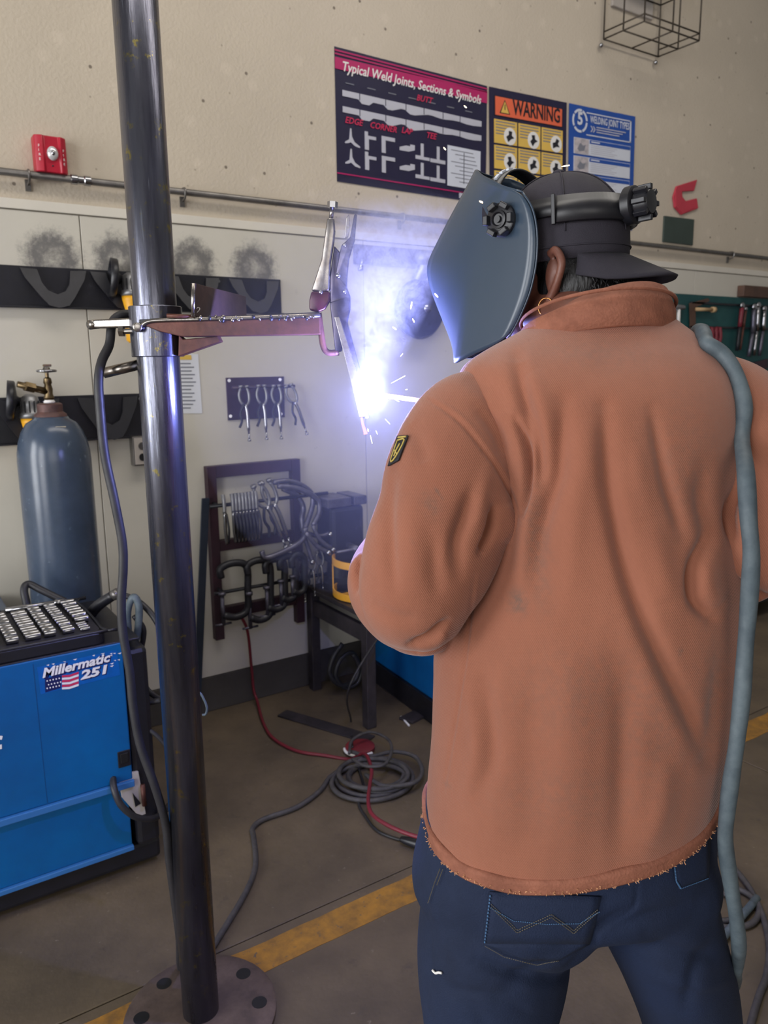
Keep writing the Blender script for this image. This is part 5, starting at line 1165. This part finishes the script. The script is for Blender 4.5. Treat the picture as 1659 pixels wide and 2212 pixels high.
for dy in (0, 6):
    stitch(dens([(1062, 1950+dy), (1118, 2004+dy), (1190, 1972+dy), (1238, 2004+dy), (1290, 1960+dy)]), pk)
M_bluethread = mat('blue_thread', (70, 108, 150), .8)
stitch(dens([(1056, 1955), (1110, 1985), (1180, 1992), (1250, 1990), (1294, 1965)]), pk, M_bluethread); stitch(dens([(1060, 1930), (1048, 2035)]), pk, M_bluethread, .0012); stitch(dens([(1450, 1852), (1456, 1900), (1466, 1916)]), jeans, M_bluethread, .0012); stitch(dens([(1466, 1916), (1525, 1894)]), jeans, M_bluethread)
stitch(dens([(955, 1875), (942, 1910), (930, 1950)]), jeans); stitch(dens([(961, 1876), (948, 1911)]), jeans); stitch(dens([(1049, 2040), (1090, 2062), (1160, 2078), (1205, 2070)]), pk)
P = on_cloth(QB, [(938, 2094), (944, 2100), (950, 2098), (957, 2099)], .003)
if len(P) > 2: MB().tube(P, .0018, 5, 3).build('paint_fleck', M_white, jeans, True)
# boots
for Q in (LL2[-1], RL2[-1]):
    c = V(Q[:3]); c[2] = 0; bt = MB()
    bt.ball(c+HF*.10+UP*.045, HR*.048, HF*.10, UP*.045, 18, 12); bt.ball(c+UP*.06, HR*.045, HF*.06, UP*.06, 16, 12); bt.cyl(c+UP*.05, c+UP*.16, .05, .052, 18)
    bo = link('boot', remeshed(bt.mesh('boot'), .007, 4), M_boot, person, True)
    sl = MB(); n = 24
    sl.prism([c+HF*(.07+.135*sin(2*pi*i/n))+HR*(.05*cos(2*pi*i/n)) +UP*.001 for i in range(n)], UP*.022).build('sole', M_blackplastic, bo, bevel=.003)

# ---- body (head, neck, arms and legs under the clothes: one skin)
HC = at(1196, 545, 1.27)
hF = nrm(-.72*HR+.69*HF-.06*UP); hL = nrm(np.cross(UP, hF)); hU = np.cross(hF, hL)   # face direction, the head's left, its up
if hL @ HF > 0: hL = -hL; 
hU = np.cross(hF, hL); hU = hU if hU[2] > 0 else -hU
def hp(f, l, u): return HC+hF*f+hL*l+hU*u
bd = MB()
bd.ball(hp(-.005, 0, -.005), hF*.095, hL*.074, hU*.105, 26, 20)
bd.ball(hp(.045, 0, -.085), hF*.055, hL*.055, hU*.062, 22, 16)            # jaw
bd.ball(hp(.105, 0, -.05), hF*.020, hL*.014, hU*.022, 14, 10)               # nose
bd.ball(hp(.09, 0, -.095), hF*.014, hL*.026, hU*.010, 14, 8)               # mouth
for s in (-1, 1):
    bd.ball(hp(.078, s*.032, -.02), hF*.014, hL*.016, hU*.010, 12, 8)      # eyelids
    bd.ball(hp(.01, s*.050, -.06), hF*.04, hL*.022, hU*.04, 14, 10)        # cheeks
bd.tube([hp(.01, 0, -.04), hp(.0, .012, -.085), uc-UP*.03+HF*.012-HR*.026, cc0-UP*.08+HF*.02-HR*.01], .0515, 20, 5)
bd.tube([cc0-UP*.05, at(1270, 1000, 1.06), at(1260, 1500, 1.03), at(1230, 1850, 1.02)], .085, 20, 5)
def limb_in(L, r, ext=None):
    P = [at(x, y, f) for x, y, f, _ in L]; bd.tube(P, r, 14, 5)
limb_in([(1270, 860, 1.09, 0)]+LARM, .042); limb_in(LFORE, .034); limb_in([(1300, 860, 1.09, 0)]+RARM, .042); limb_in(RFORE, .034)
bd.tube([at(1180, 1850, 1.02)]+[q[:3] for q in LL2[1:]], .062, 14, 5); bd.tube([at(1300, 1850, 1.02)]+[q[:3] for q in RL2[1:]], .056, 14, 5)
body = link('body', remeshed(bd.mesh('body'), .006, 3), M_skin, person, True)
# ear with a gold hoop
EC = hp(-.040, .081, -.048)
ear = MB().tube([EC+hU*.030-hF*.002, EC+hU*.034-hF*.016+hL*.005, EC+hU*.015-hF*.028+hL*.010, EC-hU*.010-hF*.020+hL*.009, EC-hU*.032-hF*.004+hL*.003], lambda q: .0068-.001*q, 10, 5)
ear.ball(EC-hF*.008-hU*.002, hF*.014, hL*.006, hU*.028, 12, 10)
ear.ball(EC-hU*.032-hF*.003+hL*.003, hF*.008, hL*.006, hU*.009, 10, 8)
link('ear', remeshed(ear.mesh('ear'), .0025, 3), M_skin, person, True)
er = EC-hU*.044-hF*.000+hL*.010
MB().tube([er+hF*.0125*cos(a_)+hU*.0125*sin(a_) for a_ in np.linspace(0, 2*pi, 17)[:-1]], .0011, 6, 2, closed=True).build('earring', M_gold, person, True)
# gloves: palm, four unequal curled fingers and a thumb closing on what they hold
def glove(wrist, grip, axis, sgn):
    w, g, ax_ = V(wrist), V(grip), nrm(axis); pal = nrm(g-w); up_ = nrm(np.cross(pal, ax_))*sgn
    mb = MB(); pc = w+(g-w)*.55
    mb.ball(pc, pal*.052, ax_*.042, up_*.022, 18, 12); mb.cyl(w-pal*.05, w+pal*.02, .045, .037, 18)
    for i, ln in enumerate((.070, .080, .076, .060)):
        o_ = pc+pal*.035+ax_*(.030-.020*i)
        mb.tube([o_, o_+pal*ln*.45+up_*.012, o_+pal*ln*.62-up_*.018, o_+pal*ln*.30-up_*.036, o_+pal*.0-up_*.032], .0105, 10, 4)
    o_ = pc-pal*.015+ax_*.034
    mb.tube([o_, o_+ax_*.022+pal*.018-up_*.012, o_+ax_*.014+pal*.04-up_*.03, o_+pal*.052-up_*.036-ax_*.004], .0115, 10, 4)
    return link('glove', remeshed(mb.mesh('glove'), .004, 3), M_glove, person, True)
GR = E1+ed*.055
glove(at(*LFORE[-1][:3]), at(1050, 940, 1.39), nrm(HF*.3+UP), 1)
glove(at(*RFORE[-1][:3]), GR, ed, 1)

# ---- hair at the nape and around the ear
hb_ = MB()
hb_.ball(hp(-.028, 0, -.006), hF*.080, hL*.079, hU*.080, 24, 18)
hb_.ball(hp(-.050, .016, -.060), hF*.068, hL*.064, hU*.056, 22, 16)
hair = link('hair', remeshed(hb_.mesh('hair'), .006, 2), M_hair, person, True)
st = MB(); rh = random.Random(4)
for i in range(420):
    th = rh.uniform(-1.9, .95); u0 = rh.uniform(-.078, -.02)
    f0 = -.028-.080*cos(th)*math.sqrt(max(.05, 1-((u0+.012)/.085)**2)); l0 = .079*sin(th)*math.sqrt(max(.05, 1-((u0+.012)/.085)**2))
    d_ = nrm(V((f0+.028, l0, 0))); ln = rh.uniform(.018, .036)
    a0_ = hp(f0, l0, u0); out = hF*d_[0]+hL*d_[1]
    sw = rh.uniform(-1, 1)
    st.tube([a0_-out*.003, a0_+out*.006-hU*ln*.4+np.cross(out, hU)*sw*.006, a0_+out*.008*rh.random()-hU*ln*.8-np.cross(out, hU)*sw*.004, a0_+out*.008-hU*ln+np.cross(out, hU)*sw*.005], lambda q: .0016*(1-q)+.0004, 4, 3)
for i in range(330):
    th = rh.uniform(-1.9, .75); ph = rh.uniform(-.5, 1.2)
    dr = nrm(-hF*cos(th)*cos(ph)*.9+hL*sin(th)*cos(ph)-hU*sin(ph)); a0_ = hp(-.050, .016, -.060)-hF*.068*cos(th)*cos(ph)+hL*.064*sin(th)*cos(ph)-hU*.056*sin(ph)
    sd_ = nrm(np.cross(dr, hU)); sw = rh.uniform(-1, 1); ln = rh.uniform(.014, .026)
    st.tube([a0_-dr*.003, a0_+dr*.005-hU*ln*.4+sd_*sw*.006, a0_+dr*.006-hU*ln*.8-sd_*sw*.004, a0_+dr*.004-hU*ln+sd_*sw*.006], lambda q: .0015*(1-q)+.0004, 4, 3)
so = st.build('curls', M_hair, hair, True); so['kind'] = 'stuff'

# ---- backward cap
def dome(f, l, u, cut, n=40, m=16, s=1.0):
    vs = []
    for j in range(m+1):
        ph = (pi/2-cut)*(1-j/m)+0
        for k in range(n):
            t_ = 2*pi*k/n
            vs.append(hp(-.012+f*s*cos(t_)*cos(pi/2-(pi/2-cut)*j/m-0) if False else -.012+f*s*cos(t_)*sin(pi*.5*(j/m)**.9), l*s*sin(t_)*sin(pi*.5*(j/m)**.9), .012+u*s*cos(pi*.5*(j/m)**.9)))
    return vs, [(j*n+k, j*n+(k+1) % n, (j+1)*n+(k+1) % n, (j+1)*n+k) for j in range(m) for k in range(n)]
mbc = MB()
vs, fs = dome(.108, .088, .102, 0)
nn_ = 40; base_ = len(vs)-nn_
for jx, (du, k) in enumerate(((-.02, 1.0), (-.038, .985))):
    vs += [hp(-.012+.108*k*cos(2*pi*q/nn_), .088*k*sin(2*pi*q/nn_), .012+du) for q in range(nn_)]
    o_ = base_+nn_*jx; fs += [(o_+q, o_+(q+1) % nn_, o_+nn_+(q+1) % nn_, o_+nn_+q) for q in range(nn_)]
cap = mbc.add(vs, fs).build('cap', M_cap, person, True); sd = cap.modifiers.new('thickness', 'SOLIDIFY'); sd.thickness = .003; sd.offset = -1
cap['label'] = 'black cotton cap worn backwards'
for th in (0, pi/3, 2*pi/3):    # panel seams
    P = [hp(-.012+.1090*cos(th)*sin(q), .0890*sin(th)*sin(q), .012+.1030*cos(q)) for q in np.linspace(-pi/2, pi/2, 21)]
    MB().tube(P, .0011, 6, 2).build('seam', M_cap, cap, True)
MB().ball(hp(-.012, 0, .1155), hF*.010, hL*.010, hU*.005, 12, 8).build('button', M_cap, cap, True)
MB().tube([hp(-.012+.1085*cos(q), .0885*sin(q), -.008) for q in np.linspace(0, 2*pi, 33)[:-1]], .0013, 6, 2, closed=True).build('band_seam', M_cap, cap, True)
# brim towards the nape, drooping at its sides
vs = []; nb_, mb_ = 22, 8
for j in range(mb_+1):
    r_ = j/mb_
    for i in range(nb_+1):
        th = pi+(-.88+1.76*i/nb_); w_ = max(0.0, cos((i/nb_-.5)*pi))**.36
        f_ = -.012+.107*cos(th)-.076*r_*w_; l_ = .087*sin(th)*(1+.10*r_)
        vs.append(hp(f_, l_, -.020-.040*r_*(.3+.7*w_)-.030*(abs(sin(th))**2.0)*r_))
n1 = nb_+1
brim = MB().add(vs, [(j*n1+i, j*n1+i+1, (j+1)*n1+i+1, (j+1)*n1+i) for j in range(mb_) for i in range(nb_)]).build('brim', M_cap, cap, True)
sd = brim.modifiers.new('thickness', 'SOLIDIFY'); sd.thickness = .004

# ------------------------------------------------------------------ welding helmet
def onplane(x, y, l):
    """Point of the head's sagittal slice at distance l to the head's left."""
    d = ray(x, y); o = HC+hL*l; t_ = ((o-CAM) @ hL)/(d @ hL); P = CAM+d*t_; v_ = P-HC; return v_ @ hF, v_ @ hU
lev = [((1128, 414), (1066, 392), (1030, 368)), ((1150, 450), (1058, 425), (1006, 415)), ((1160, 500), (1047, 475), (972, 475)), ((1159, 560), (1030, 545), (935, 548)), ((1150, 612), (1018, 605), (919, 583)), ((1138, 650), (1006, 670), (942, 650)), ((1118, 695), (995, 730), (970, 715)), ((1096, 735), (986, 785), (990, 772))]
lvl = []
for B_, C_, F_ in lev:
    lb, lc, lf = .112, .094, .050
    (fb1, ub1), (fc1, uc1), (ff1, uf1) = onplane(*B_, lb), onplane(*C_, lc), onplane(*F_, lf)
    lvl.append([(fb1, lb, ub1), ((fb1+fc1)/2+.004, (lb+lc)/2+.003, (ub1+uc1)/2), (fc1, lc, uc1), ((fc1+ff1)/2+.003, (lc+lf)/2+.002, (uc1+uf1)/2), (ff1, lf, uf1), (ff1+.006, lf*.5, uf1), (ff1+.007, 0, uf1)])
helmet = thing('welding_helmet', 'dark slate welding helmet pulled down over the face', 'welding helmet', hp(.12, 0, -.2))
vs = []; nl = len(lvl); full = []
for L in lvl:
    row = L+[(f, -l, u) for f, l, u in L[-2::-1]]; full.append(row); vs += [hp(*q) for q in row]
nr = len(full[0])
shell = MB().add(vs, [(j*nr+i, j*nr+i+1, (j+1)*nr+i+1, (j+1)*nr+i) for j in range(nl-1) for i in range(nr-1)]).build('shell', M_helmet, helmet, True)
m_ = shell.modifiers.new('smooth', 'SUBSURF'); m_.levels = 2; m_.render_levels = 2
for e in shell.data.edges:   # hold the crease between side and front facets
    pass
cr = shell.data.attributes.new('crease_edge', 'FLOAT', 'EDGE')
vals = [0.0]*len(shell.data.edges)
pos = [shell.data.vertices[i].co for i in range(len(shell.data.vertices))]
keyset = {}
for j, row in enumerate(full):
    for i, q in enumerate(row): keyset[tuple(round(float(x), 5) for x in hp(*q))] = (j, i)
for e in shell.data.edges:
    a_, b_ = (keyset.get(tuple(round(float(x), 5) for x in pos[v_]), None) for v_ in e.vertices)
    if a_ and b_ and a_[1] == b_[1] and a_[1] in (2, 4, nr-3, nr-5): vals[e.index] = .95
    if a_ and b_ and a_[0] == b_[0] and a_[0] in (0, nl-1): vals[e.index] = .6
cr.data.foreach_set('value', vals)
sd = shell.modifiers.new('thickness', 'SOLIDIFY'); sd.thickness = .0035
# rim bead along the near edges
edge = [hp(*r[0]) for r in full]; MB().tube(edge, .0015, 6, 4).build('edge_bead', M_helmet, shell, True)
edge = [hp(*q) for q in full[0]]; MB().tube(edge, .0016, 6, 3).build('top_bead', M_helmet, shell, True)
# viewing window at the front
ra_, rb_ = V(full[2][6]), V(full[4][6]); qa_, qb_ = ra_+(rb_-ra_)*.2, ra_+(rb_-ra_)*.8
wq = [hp(q[0]-.0035, l, q[2]) for q, l in ((qa_, .036), (qa_, -.036), (qb_, -.036), (qb_, .036))]
MB().prism(wq, hF*.002).build('lens', mat('dark_lens', (12, 24, 18), .08), helmet, bevel=.002)
# pivot knob on the near side
kf, ku = onplane(1086, 476, .110); KP = hp(kf, .110, ku); kn = nrm(hL*.97-hF*.05)
kb = MB().lathe(KP-kn*.004, [(.020, 0), (.024, .004), (.024, .012), (.021, .014)], kn, 24).build('pivot_knob', M_blackplastic, helmet, 'auto')
for i in range(6):
    a_ = 2*pi*i/6; p_ = nrm(np.cross(kn, UP)); q_ = np.cross(kn, p_)
    MB().obox(KP+kn*.012+(p_*cos(a_)+q_*sin(a_))*.0205, (p_*cos(a_)+q_*sin(a_))*.004, (q_*cos(a_)-p_*sin(a_))*.007, kn*.006).build('grip', M_blackplastic, kb, bevel=.0015)
MB().lathe(KP+kn*.010, [(.013, 0), (.013, .004), (.010, .005), (.008, .002), (.005, .002), (.005, .006), (.001, .006)], kn, 20).build('hub', M_blackplastic, kb, 'auto')
# headband around the cap and its ratchet knob at the back
def band(us, th0, th1, w, k=1.0, lift=0.0, n=36):
    vs = []
    for i in range(n+1):
        th = th0+(th1-th0)*i/n
        for s_ in (-1, 1):
            u_ = us(i/n)+s_*w(i/n)
            kk = math.sqrt(max(.1, 1-max(0, (u_-.012)/.104)**2)) if u_ > .012 else 1.0
            vs.append(hp(-.012+(.1125*k)*kk*cos(th), .0925*k*kk*sin(th), u_))
    o = MB().add(vs, [(2*i, 2*i+1, 2*i+3, 2*i+2) for i in range(n)])
    return o
_sg = 1 if (hp(0, .1, 0)-HC) @ hL > 0 else -1
hbnd = band(lambda q: .044+.004*sin(q*pi*2), .25, 2*pi-.25, lambda q: .013+.004*abs(2*q-1)**2, 1.0).build('headband', M_blackplastic, helmet, True)
sd = hbnd.modifiers.new('thickness', 'SOLIDIFY'); sd.thickness = .003; sd.offset = 1
pad = band(lambda q: .042, pi*.62, pi*1.38, lambda q: .019, 1.02).build('rear_pad', M_blackplastic, helmet, True); sd = pad.modifiers.new('thickness', 'SOLIDIFY'); sd.thickness = .005; sd.offset = 1
for th in (pi*.62, pi*1.38):
    MB().obox(hp(-.012+.120*cos(th), .098*sin(th), .042), hU*.021, (-hF*sin(th)*.118+hL*cos(th)*.098)*.025, (hF*cos(th)+hL*sin(th))*.003).build('buckle', M_blackplastic, hbnd, bevel=.001)
for i in range(5):
    th = .85+.16*i; MB().obox(hp(-.012+.1155*cos(th), .0955*sin(th), .044), hU*.005, nrm(-hF*sin(th)*.118+hL*cos(th)*.098)*.0035, (hF*cos(th)+hL*sin(th))*.0012).build('strap_notch', mat('deep_black', (10, 10, 13), .6), hbnd)
RK = hp(-.012-.115, 0, .044)
rk = MB().lathe(RK+hF*.006, [(.022, 0), (.027, .004), (.027, .016), (.023, .019), (.019, .019), (.019, .036), (.016, .04), (.006, .041)], -hF, 28).build('ratchet_knob', M_blackplastic, helmet, 'auto')
for i in range(8):
    a_ = 2*pi*i/8; MB().obox(RK-hF*.024+(hL*cos(a_)+hU*sin(a_))*.021, (hL*cos(a_)+hU*sin(a_))*.004, (hU*cos(a_)-hL*sin(a_))*.0035, hF*.010).build('grip', M_blackplastic, rk, bevel=.001)
# crown strap arching over the cap
vs = []; n = 30
for i in range(n+1):
    a_ = -1.35+2.7*i/n
    for s_ in (-1, 1): vs.append(hp(.045+s_*.013+.02*cos(a_), .103*sin(a_), .02+.116*cos(a_)))
cs = MB().add(vs, [(2*i, 2*i+1, 2*i+3, 2*i+2) for i in range(n)]).build('crown_strap', M_blackplastic, helmet, True); sd = cs.modifiers.new('thickness', 'SOLIDIFY'); sd.thickness = .003
for i in range(7):
    a_ = -.6+.2*i; MB().obox(hp(.045+.02*cos(a_), .1045*sin(a_), .0215+.116*cos(a_)), hF*.003, (hL*cos(a_)-hU*sin(a_)*1.2)*.006, (hL*sin(a_)+hU*cos(a_))*.0015).build('adjusting_slot', M_plight, cs)

# ------------------------------------------------------------------ cable over the right shoulder
def on_back(x, y, r=.0098):
    h = cast(JB, x, y, r*.9); return h
CABR = .0098
S0 = on_back(1520, 754); la0, fw0 = (S0-CAM) @ HR, (S0-CAM) @ HF; over = []
for k_ in range(1, 9):                      # up over the shoulder, resting on the cloth
    o_ = CAM+HR*(la0+.005*k_)+HF*(fw0+.022*k_); o_[2] = 2.2
    h_, n_, i_, d_ = JB.ray_cast(Vector(o_), Vector((0, 0, -1)))
    if h_ is not None and h_[2] > 1.35: over.append(V(h_)+UP*CABR*.9)
fr_ = over[-1] if over else S0
lead_ = [E1+ed*.125, E1+ed*.18-UP*.03, CAM+HR*(la0-.08)+HF*1.34+UP*(1.22-CAMH), CAM+HR*(la0-.06)+HF*1.30+UP*(1.38-CAMH)]
cab = lead_+over[::-1]+[S0]
cab += [p for p in (on_back(1550, 776), on_back(1576, 815), on_back(1592, 880), on_back(1604, 950)) if p is not None]
last = cab[-1]
lf = (last-CAM) @ HF
for i, (x, y, f_) in enumerate(((1611, 1020, .90), (1617, 1120, .88), (1623, 1200, .875), (1618, 1300, .88), (1610, 1400, .88), (1603, 1500, .88), (1592, 1600, .88), (1580, 1680, .885), (1570, 1760, .89), (1567, 1820, .90), (1577, 1900, .91), (1590, 1980, .92), (1596, 2040, .94), (1594, 2075, .975), (1587, 2100, .995), (1580, 2140, 1.10))):
    cab.append(at(x, y, f_))
end = cab[-1]
g0 = end+HF*.10; g0[2] = .25
g1 = end+HF*.22+HR*.05; g1[2] = .0155
g2 = g1+HF*.3+HR*.12; g3 = g2+HF*.3+HR*.3
cab += [g0, g1, g2, g3]
tag(MB().tube(cab, lambda q: CABR*(1+.05*sin(q*90)), 14, 8).build('shoulder_cable', M_greyrubber, None, True), 'thick grey welding cable slung over the right shoulder and hanging down', 'cable')

# ------------------------------------------------------------------ arc, sparks and smoke
ARC = at(797, 862, 1.505)
arc = thing('welding_arc', 'blinding blue white welding arc at the tip of the electrode', 'arc', ARC)
M_arc = emit('arc_light', (.82, .90, 1.0), 55)
core = MB().lathe(ARC-UP*.016, [(.002, 0), (.010, .006), (.013, .016), (.010, .03), (.006, .05), (.002, .075)], (.0, 0, 1), 16).build('core', M_arc, arc, True)
l = bpy.data.lights.new('arc_lamp', 'POINT'); l.energy = 34; l.color = (.30, .34, 1.0); l.shadow_soft_size = .012
o = bpy.data.objects.new('arc_lamp', l); COL.objects.link(o); o.location = ARC-HF*.03+HR*.012; adopt(o, arc)
def volume_mat(name):
    m = bpy.data.materials.new(name); m.use_nodes = True; N = m.node_tree.nodes; L = m.node_tree.links; N.remove(N['Principled BSDF']); return m, N, L, N['Material Output']
def vmath(N, L, op, a, b=None):
    q = N.new('ShaderNodeVectorMath'); q.operation = op
    for i, x in enumerate((a, b)):
        if x is None: continue
        if hasattr(x, 'default_value') or hasattr(x, 'is_output'): L.new(x, q.inputs[i])
        else: q.inputs[i].default_value = tuple(x)
    return q
def fm(N, L, op, a, b=None, clamp=False):
    q = N.new('ShaderNodeMath'); q.operation = op; q.use_clamp = clamp
    for i, x in enumerate((a, b)):
        if x is None: continue
        if isinstance(x, (int, float)): q.inputs[i].default_value = x
        else: L.new(x, q.inputs[i])
    return q.outputs[0]
# glowing fume right at the arc
m, N, L, OUT = volume_mat('glowing_fume')
g = N.new('ShaderNodeNewGeometry'); s_ = vmath(N, L, 'SUBTRACT', g.outputs['Position'], ARC+UP*.028)
k = vmath(N, L, 'MULTIPLY', s_.outputs[0], (1/.042, 1/.042, 1/.088)); ln = vmath(N, L, 'LENGTH', k.outputs[0]).outputs['Value']
nz = N.new('ShaderNodeTexNoise'); nz.inputs['Scale'].default_value = 45; nz.inputs['Detail'].default_value = 4; L.new(g.outputs['Position'], nz.inputs['Vector'])
f = fm(N, L, 'SUBTRACT', 1.0, fm(N, L, 'ADD', ln, fm(N, L, 'MULTIPLY', fm(N, L, 'SUBTRACT', nz.outputs['Fac'], .5), .7)), True)
f = fm(N, L, 'POWER', f, 1.5)
e = N.new('ShaderNodeEmission'); e.inputs[0].default_value = (.62, .78, 1.0, 1); L.new(fm(N, L, 'MULTIPLY', f, 55.0), e.inputs[1]); L.new(e.outputs[0], OUT.inputs['Volume'])
m.cycles.volume_step_rate = .5 if hasattr(m.cycles, 'volume_step_rate') else 1
MB().ball(ARC+UP*.035, (.056, 0, 0), (0, .056, 0), (0, 0, .115), 20, 14).build('glowing_fume', m, arc, True)
# smoke plume: wispy scattering volume that rises and drifts towards the helmet
m, N, L, OUT = volume_mat('smoke')
g = N.new('ShaderNodeNewGeometry'); P0 = g.outputs['Position']
rel = vmath(N, L, 'SUBTRACT', P0, ARC).outputs[0]
hx = vmath(N, L, 'DOT_PRODUCT', rel, HR).outputs['Value']; hy = vmath(N, L, 'DOT_PRODUCT', rel, HF).outputs['Value']; hz = vmath(N, L, 'DOT_PRODUCT', rel, UP).outputs['Value']
cxs = fm(N, L, 'MULTIPLY', hz, .20); rad = fm(N, L, 'ADD', fm(N, L, 'MULTIPLY', hz, .30), .035)
dx = fm(N, L, 'SUBTRACT', hx, cxs)
rr = fm(N, L, 'DIVIDE', fm(N, L, 'SQRT', fm(N, L, 'ADD', fm(N, L, 'MULTIPLY', dx, dx), fm(N, L, 'MULTIPLY', hy, hy))), rad)
n0 = N.new('ShaderNodeTexNoise'); n0.inputs['Scale'].default_value = 14; n0.inputs['Detail'].default_value = 3; L.new(P0, n0.inputs['Vector'])
wv = vmath(N, L, 'ADD', P0, vmath(N, L, 'SCALE', n0.outputs['Color']).outputs[0]); wv.inputs[1].links[0].from_node.inputs['Scale'].default_value = .10
n1 = N.new('ShaderNodeTexNoise'); n1.inputs['Scale'].default_value = 26; n1.inputs['Detail'].default_value = 6; n1.inputs['Roughness'].default_value = .62; n1.inputs['Distortion'].default_value = 1.2; L.new(wv.outputs[0], n1.inputs['Vector'])
rid = fm(N, L, 'SUBTRACT', 1.0, fm(N, L, 'MULTIPLY', fm(N, L, 'ABSOLUTE', fm(N, L, 'SUBTRACT', n1.outputs['Fac'], .5)), 5.5), True)
rid = fm(N, L, 'POWER', rid, 3.0)
fade = fm(N, L, 'SUBTRACT', 1.0, rr, True)
mr = N.new('ShaderNodeMapRange'); mr.inputs['From Min'].default_value = .36; mr.inputs['From Max'].default_value = .20; L.new(hz, mr.inputs[0]); mr.clamp = True
hk_ = fm(N, L, 'POWER', fm(N, L, 'ADD', fm(N, L, 'MULTIPLY', fm(N, L, 'MAXIMUM', hz, 0.0), 8.0), .03), 2.4)
den = fm(N, L, 'MULTIPLY', hk_, fm(N, L, 'MULTIPLY', fm(N, L, 'MULTIPLY', fm(N, L, 'POWER', fade, .7), mr.outputs[0]), fm(N, L, 'ADD', fm(N, L, 'MULTIPLY', rid, 4.5), .04)))
sc = N.new('ShaderNodeVolumeScatter'); sc.inputs['Color'].default_value = (.95, .95, 1, 1); sc.inputs['Anisotropy'].default_value = .1; L.new(den, sc.inputs['Density']); L.new(sc.outputs[0], OUT.inputs['Volume'])
m.cycles.volume_step_rate = .3 if hasattr(m.cycles, 'volume_step_rate') else 1
R_ = []
for i in range(9):
    z = -.03+.38*i/8; R_.append((ARC+UP*z+HR*.20*z, HR*(.045+.30*max(z, 0)), HF*(.045+.30*max(z, 0)), -HF*(.045+.30*max(z, 0))))
sm_ = MB().rings(R_, 24, 2).build('smoke_plume', m, None, True); tag(sm_, 'wispy welding smoke rising from the arc beside the helmet', 'smoke', kind='stuff')
# thin haze of fume around the arc
m, N, L, OUT = volume_mat('thin_fume'); sc = N.new('ShaderNodeVolumeScatter'); sc.inputs['Color'].default_value = (.9, .92, 1, 1); sc.inputs['Density'].default_value = .08; L.new(sc.outputs[0], OUT.inputs['Volume'])
hz_ = MB().ball(ARC+UP*.0+HF*.10, HR*.36, HF*.34, UP*.42, 30, 20).build('fume_haze', m, None, True); tag(hz_, 'thin bluish fume hanging in the air around the arc', 'haze', kind='stuff')
# sparks: hot metal droplets thrown off the arc
M_spark = emit('hot_metal', (1.0, .72, .38), 9); M_spark2 = emit('white_hot_metal', (.9, .85, 1.0), 12)
sp = [((1002, 228), (1008, 233), 1.45), ((958, 318), (963, 324), 1.45), ((1213, 360), (1230, 357), 1.5), ((1035, 434), (1043, 438), 1.05), ((887, 668), (890, 652), 1.45), ((891, 688), (895, 696), 1.45), ((939, 634), (946, 642), 1.12), ((848, 706), (856, 712), 1.48), ((794, 926), (796, 932), 1.45),
      ((840, 800), (876, 799), 1.48), ((865, 770), (870, 764), 1.47), ((838, 882), (848, 890), 1.47), ((832, 905), (842, 916), 1.46), ((820, 915), (828, 924), 1.46), ((852, 862), (862, 868), 1.47), ((876, 842), (880, 841), 1.47), ((770, 930), (773, 950), 1.46), ((800, 940), (804, 958), 1.46), ((845, 828), (875, 812), 1.47), ((760, 935), (755, 950), 1.46), ((846, 850), (858, 849), 1.47), ((812, 930), (815, 938), 1.46)]
SPK = ['orange spark in front of the weld joints poster, upper of two', 'orange spark in front of the poster symbol chart, lower of two', 'pinkish spark between the warning poster and the blue poster', 'orange spark in front of the helmet shell left of its knob', 'long orange spark in the smoke left of the helmet',
       'short thin orange spark just under the long one in the smoke', 'orange spark at the front edge of the helmet', 'orange spark low in the smoke above the electrode', 'orange spark just under the arc']
for i, (a, b, f_) in enumerate(sp):
    A_, B_ = at(*a, f_), at(*b, f_)
    if i in (9, 11, 13, 16, 19, 20): continue
    ob_ = MB().tube([A_, A_+(B_-A_)*.3, A_+(B_-A_)*.8, B_], lambda q: (.0004+.0011*sin(min(1, q*1.2)*pi*.8))*(.75 if i < 9 else .3), 6, 2).build('spark', M_spark if i < 9 else M_spark2, None, True)
    tag(ob_, SPK[i] if i < 9 else 'tiny white spark close around the arc', 'spark', 'sparks flying from the arc')
t = thing('spatter_drop', 'small dripping red hot bead under the arc', 'spatter', at(793, 935, 1.5))
MB().tube([at(781, 902, 1.5), at(784, 918, 1.5), at(788, 930, 1.5), at(790, 938, 1.5)], lambda q: .002+.0018*q, 8, 3).build('drop', emit('red_hot_metal', (1, .35, .3), 2.0), t, True)
